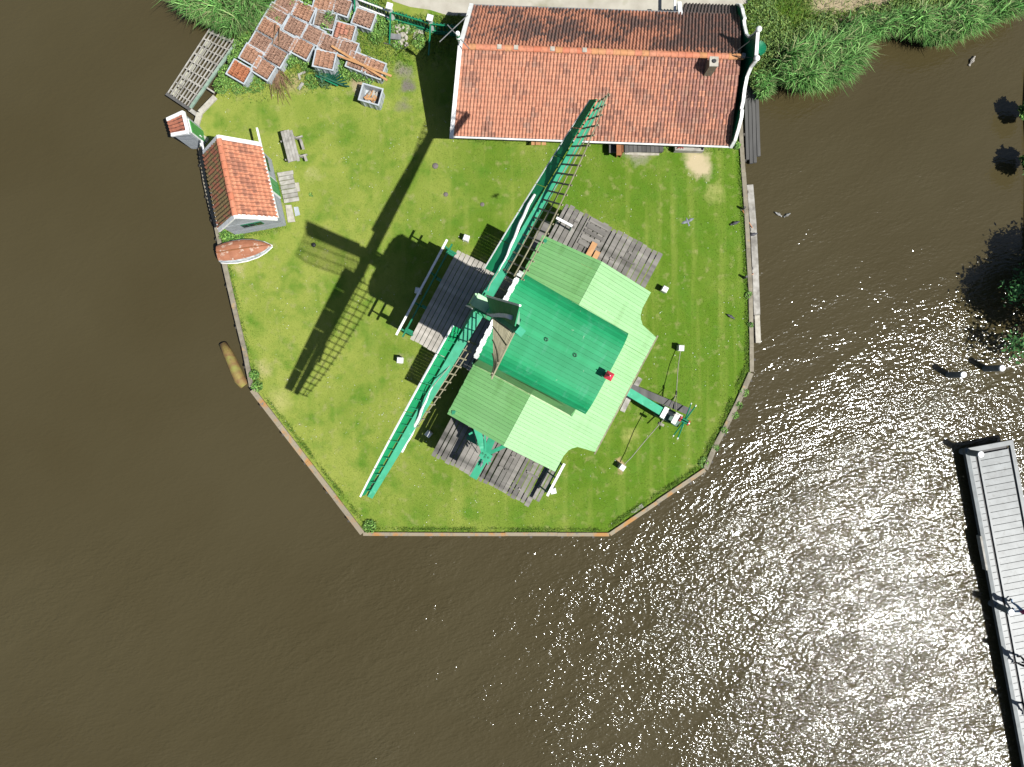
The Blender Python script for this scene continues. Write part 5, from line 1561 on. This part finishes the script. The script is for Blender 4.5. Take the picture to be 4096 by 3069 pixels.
# reeds: tall bent blades; each bed is one mass
def reeds(name, poly, n, lab, hr=(1.0, 2.0), cols=((.07, .19, .04), (.11, .25, .06), (.045, .13, .025), (.15, .28, .08), (.16, .18, .08)), ldir=None, wd=(.025, .06)):
    poly = np.array(poly, float); lo, hi = poly.min(0), poly.max(0)
    px = rng.uniform(lo[0], hi[0], n * 3); py = rng.uniform(lo[1], hi[1], n * 3); k = inside(poly, px, py); px, py = px[k][:n], py[k][:n]
    n = len(px); cl = np.array([noise.noise(Vector((a / 45, b_ / 45, 3))) for a, b_ in zip(px, py)])
    h = rng.uniform(*hr, n) * (1 + .55 * cl)
    base = to_world(px, py, WATER + .3)
    gdir = np.arctan2(-(py - poly[:, 1].mean()), px - poly[:, 0].mean())
    ld = (gdir if ldir is None else np.full(n, ldir)) + rng.normal(0, .9, n)
    c = pal(n, cols, .3) * (1 + .5 * cl[:, None])
    V, T, Cc = blades(base, h, rng.uniform(*wd, n), h * rng.uniform(.25, .75, n), c, 1.6, ld)
    # side leaves
    m_ = n; k = rng.integers(0, n, m_)
    b2 = base[k] + np.stack([np.cos(ld[k]) * h[k] * .12, np.sin(ld[k]) * h[k] * .12, h[k] * rng.uniform(.35, .7, m_)], 1)
    h2 = h[k] * rng.uniform(.15, .35, m_)
    V2, T2, C2 = blades(b2, h2, rng.uniform(*wd, m_), h[k] * rng.uniform(.2, .45, m_), c[k] * 1.1, 1.4, ld[k] + rng.normal(0, .8, m_))
    return soup(name, np.concatenate([V, V2]), np.concatenate([T, T2 + len(V)]), np.concatenate([Cc, C2]), m_blade, label=lab)
reeds('reeds', [(690, -80), (750, 30), (850, 95), (955, 148), (1010, 120), (1090, 20), (1120, -80)], 9000, 'dense reed bed above the slatted jetty')
reeds('reeds', [(3090, 260), (3120, 350), (3230, 370), (3360, 320), (3400, 260), (3380, 180), (3240, 190)], 6500, 'reed clump right of the white gable', (1.1, 1.9), ldir=R(-30))
reeds('reeds', [(3330, 120), (3420, 165), (3540, 140), (3600, 150), (3720, 190), (3800, 160), (3900, 105), (4100, 35), (4100, -40), (3750, 70), (3560, 80)], 8500, 'long reed belt along the far right bank', (.9, 1.7), ldir=R(-55))
reeds('reeds', [(3010, 300), (3060, 320), (3070, 380), (3030, 400)], 900, 'sparse reeds at the end of the plank raft', (.5, 1.0), ldir=R(-60))

# weeds in the tile yard
def weeds(name, spots, lab, cols=((.07, .16, .025), (.11, .22, .04), (.05, .12, .025), (.16, .27, .06))):
    Vs, Ts, Cs = [], [], []; o = 0
    for px, py, r, hh, n in spots:
        a = rng.uniform(0, 2 * np.pi, n); rr = r * np.sqrt(rng.uniform(0, 1, n))
        z = rng.uniform(.03, 1, n) * hh * (1 - .5 * (rr / r) ** 2)
        b = to_world(np.full(n, float(px)), np.full(n, float(py))); p = b + np.stack([np.cos(a) * rr, np.sin(a) * rr, z], 1)
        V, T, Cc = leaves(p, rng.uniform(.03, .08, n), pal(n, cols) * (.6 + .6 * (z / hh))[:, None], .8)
        Vs.append(V); Ts.append(T + o); Cs.append(Cc); o += len(V)
    return soup(name, np.concatenate(Vs), np.concatenate(Ts), np.concatenate(Cs), m_blade, label=lab)
sp = [(1000, 130, .7, .5, 700), (1030, 90, .5, .6, 500), (980, 190, .6, .5, 600), (950, 240, .5, .4, 600), (915, 300, .5, .35, 500), (890, 345, .45, .3, 400),
      (1010, 290, .4, .4, 300), (1020, 330, .6, .25, 500), (960, 345, .5, .25, 400), (1130, 100, .25, .8, 250), (1180, 35, .3, .8, 260), (1160, 245, .45, .6, 600),
      (1210, 230, .4, .5, 400), (1245, 45, .3, .9, 260), (1240, 255, .5, .4, 500), (1225, 215, .3, .5, 300), (1265, 190, .4, .5, 400), (1400, 60, .45, .6, 500),
      (1430, 95, .4, .5, 400), (1330, 100, .35, 1.0, 500), (1310, 130, .3, .9, 300), (1510, 110, .6, .5, 800), (1550, 120, .4, .5, 500), (1505, 150, .4, .4, 400),
      (1370, 270, .4, .45, 400), (1390, 300, .35, .35, 300), (1440, 300, .4, .35, 350), (1475, 310, .4, .3, 300), (1600, 90, .5, .35, 400), (1640, 110, .4, .3, 300),
      (1680, 170, .4, .25, 300), (1250, 330, .4, .3, 300), (1230, 10, .4, .9, 300), (1100, -5, .5, .8, 400), (1050, 50, .5, .7, 500), (1590, 180, .3, .3, 200), (1480, 5, .5, .5, 400)]
weeds('weeds', sp, 'leafy green weeds growing between the tile crates')
weeds('weeds', [(1290, 300, .35, .7, 300), (1310, 330, .4, .5, 300), (1335, 90, .3, 1.05, 300)], 'dark grey-green thistles around the picket fan', ((.035, .08, .03), (.05, .1, .04), (.06, .12, .05)))
weeds('weeds', [(905, 945, .35, .3, 300), (930, 960, .3, .3, 250), (960, 945, .25, .2, 200), (1480, 2105, .35, .3, 300), (1020, 1500, .25, .35, 250), (1030, 1545, .3, .3, 250), (2945, 585, .2, .3, 200),
                (2640, 590, .25, .3, 150), (2815, 1850, .3, .2, 150), (2860, 1790, .2, .2, 120), (2895, 1720, .2, .2, 120), (2975, 1570, .25, .2, 150), (2955, 1620, .2, .2, 100), (2940, 1660, .2, .2, 100),
                (3000, 1300, .15, .25, 100), (2992, 1180, .2, .2, 120), (1245, 780, .1, .1, 30)], 'small weed tufts on the bank edges of the island')
weeds('weeds', [(3040, 60, .9, .4, 900), (3100, 130, .9, .5, 1200), (3160, 200, .9, .6, 1400), (3230, 150, .8, .6, 1100), (3060, 220, .8, .5, 1100), (3100, 290, .7, .6, 1000), (3300, 110, .7, .5, 800),
                (3480, 90, .9, .5, 1000), (3650, 50, 1.0, .6, 1300), (3800, 20, 1.0, .6, 1200), (3560, 60, .7, .5, 800), (3040, 330, .6, .5, 800), (3070, 30, .5, .3, 300)],
      'rough leafy growth on the bank right of the house', ((.07, .13, .03), (.11, .18, .04), (.15, .21, .055), (.05, .1, .025)))

# trees and shrubs on the right bank
def tree(name, px, py, hh, rad, lab, cols, n=5000, base_z=0., conic=True, lsz=(.08, .18), zl=1.2):
    g = P(px, py, base_z); t = thing(name, lab, 'tree' if hh > 3 else 'shrub', g)
    mb = MB(); mb.tube([g, g + Vector((.1, .05, hh * .4)), g + Vector((.05, -.1, hh * .85))], [.05 * hh ** .8, .035 * hh ** .8, .02], 10)
    for k in range(9):
        a = k * 2.4; z = hh * (.15 + .08 * k); L_ = rad * (1 - .09 * k)
        mb.tube([g + Z * z, g + Vector((math.cos(a) * L_ * .5, math.sin(a) * L_ * .5, z + .25)), g + Vector((math.cos(a) * L_ * .95, math.sin(a) * L_ * .95, z + .2))], [.06, .04, .012], 6)
    mb.build('trunk', m_bark, t, smooth=True)
    nc = 46
    Vs, Ts, Cs = [], [], []; o = 0
    for k in range(nc):
        z = zl + (hh - zl) * rng.uniform(0, 1) ** 1.3; f = (z - zl) / (hh - zl)
        rmax = rad * ((1 - f) ** .8 if conic else math.sqrt(max(.05, 1 - (2 * f - 1) ** 2 * .9)))
        a = rng.uniform(0, 2 * np.pi); rr = rmax * np.sqrt(rng.uniform(.25, 1))
        c = np.array([g.x + math.cos(a) * rr, g.y + math.sin(a) * rr, g.z + z]); m_ = n // nc
        p = c + rng.normal(0, 1, (m_, 3)) * np.array([.3, .3, .2]) * (rad / 2.6)
        tone = rng.uniform(.6, 1.25)
        V, T, Cc = leaves(p, rng.uniform(*lsz, m_), pal(m_, cols) * tone, .5); Vs.append(V); Ts.append(T + o); Cs.append(Cc); o += len(V)
    Vv = np.concatenate(Vs) - np.array(g)
    soup('crown', Vv, np.concatenate(Ts), np.concatenate(Cs), m_blade, kind=None, parent=t)
    return t
tree('conifer_tree', 4168, 1260, 5.0, 2.75, 'dark green tree overhanging the water at the right edge', ((.035, .11, .03), (.05, .15, .04), (.07, .19, .05)), 9000, 0, True, (.06, .15), .9)
tree('conifer_tree', 4260, 1090, 4.6, 2.6, 'dark tree behind the right edge casting a round shadow on the water', ((.02, .07, .02), (.03, .1, .025), (.045, .12, .035)), 5000, 0, True, (.07, .16), .6)
tree('willow_shrub', 4106, 455, .9, .6, 'pale green shrub peeping in at the upper right edge', ((.07, .16, .03), (.1, .2, .04), (.05, .12, .025)), 2500, 0, False, (.06, .14), .2)
tree('willow_shrub', 4108, 660, 1.0, .65, 'green shrub peeping in at the right edge below the pale one', ((.05, .13, .025), (.08, .17, .03), (.04, .1, .02)), 2500, 0, False, (.06, .14), .2)
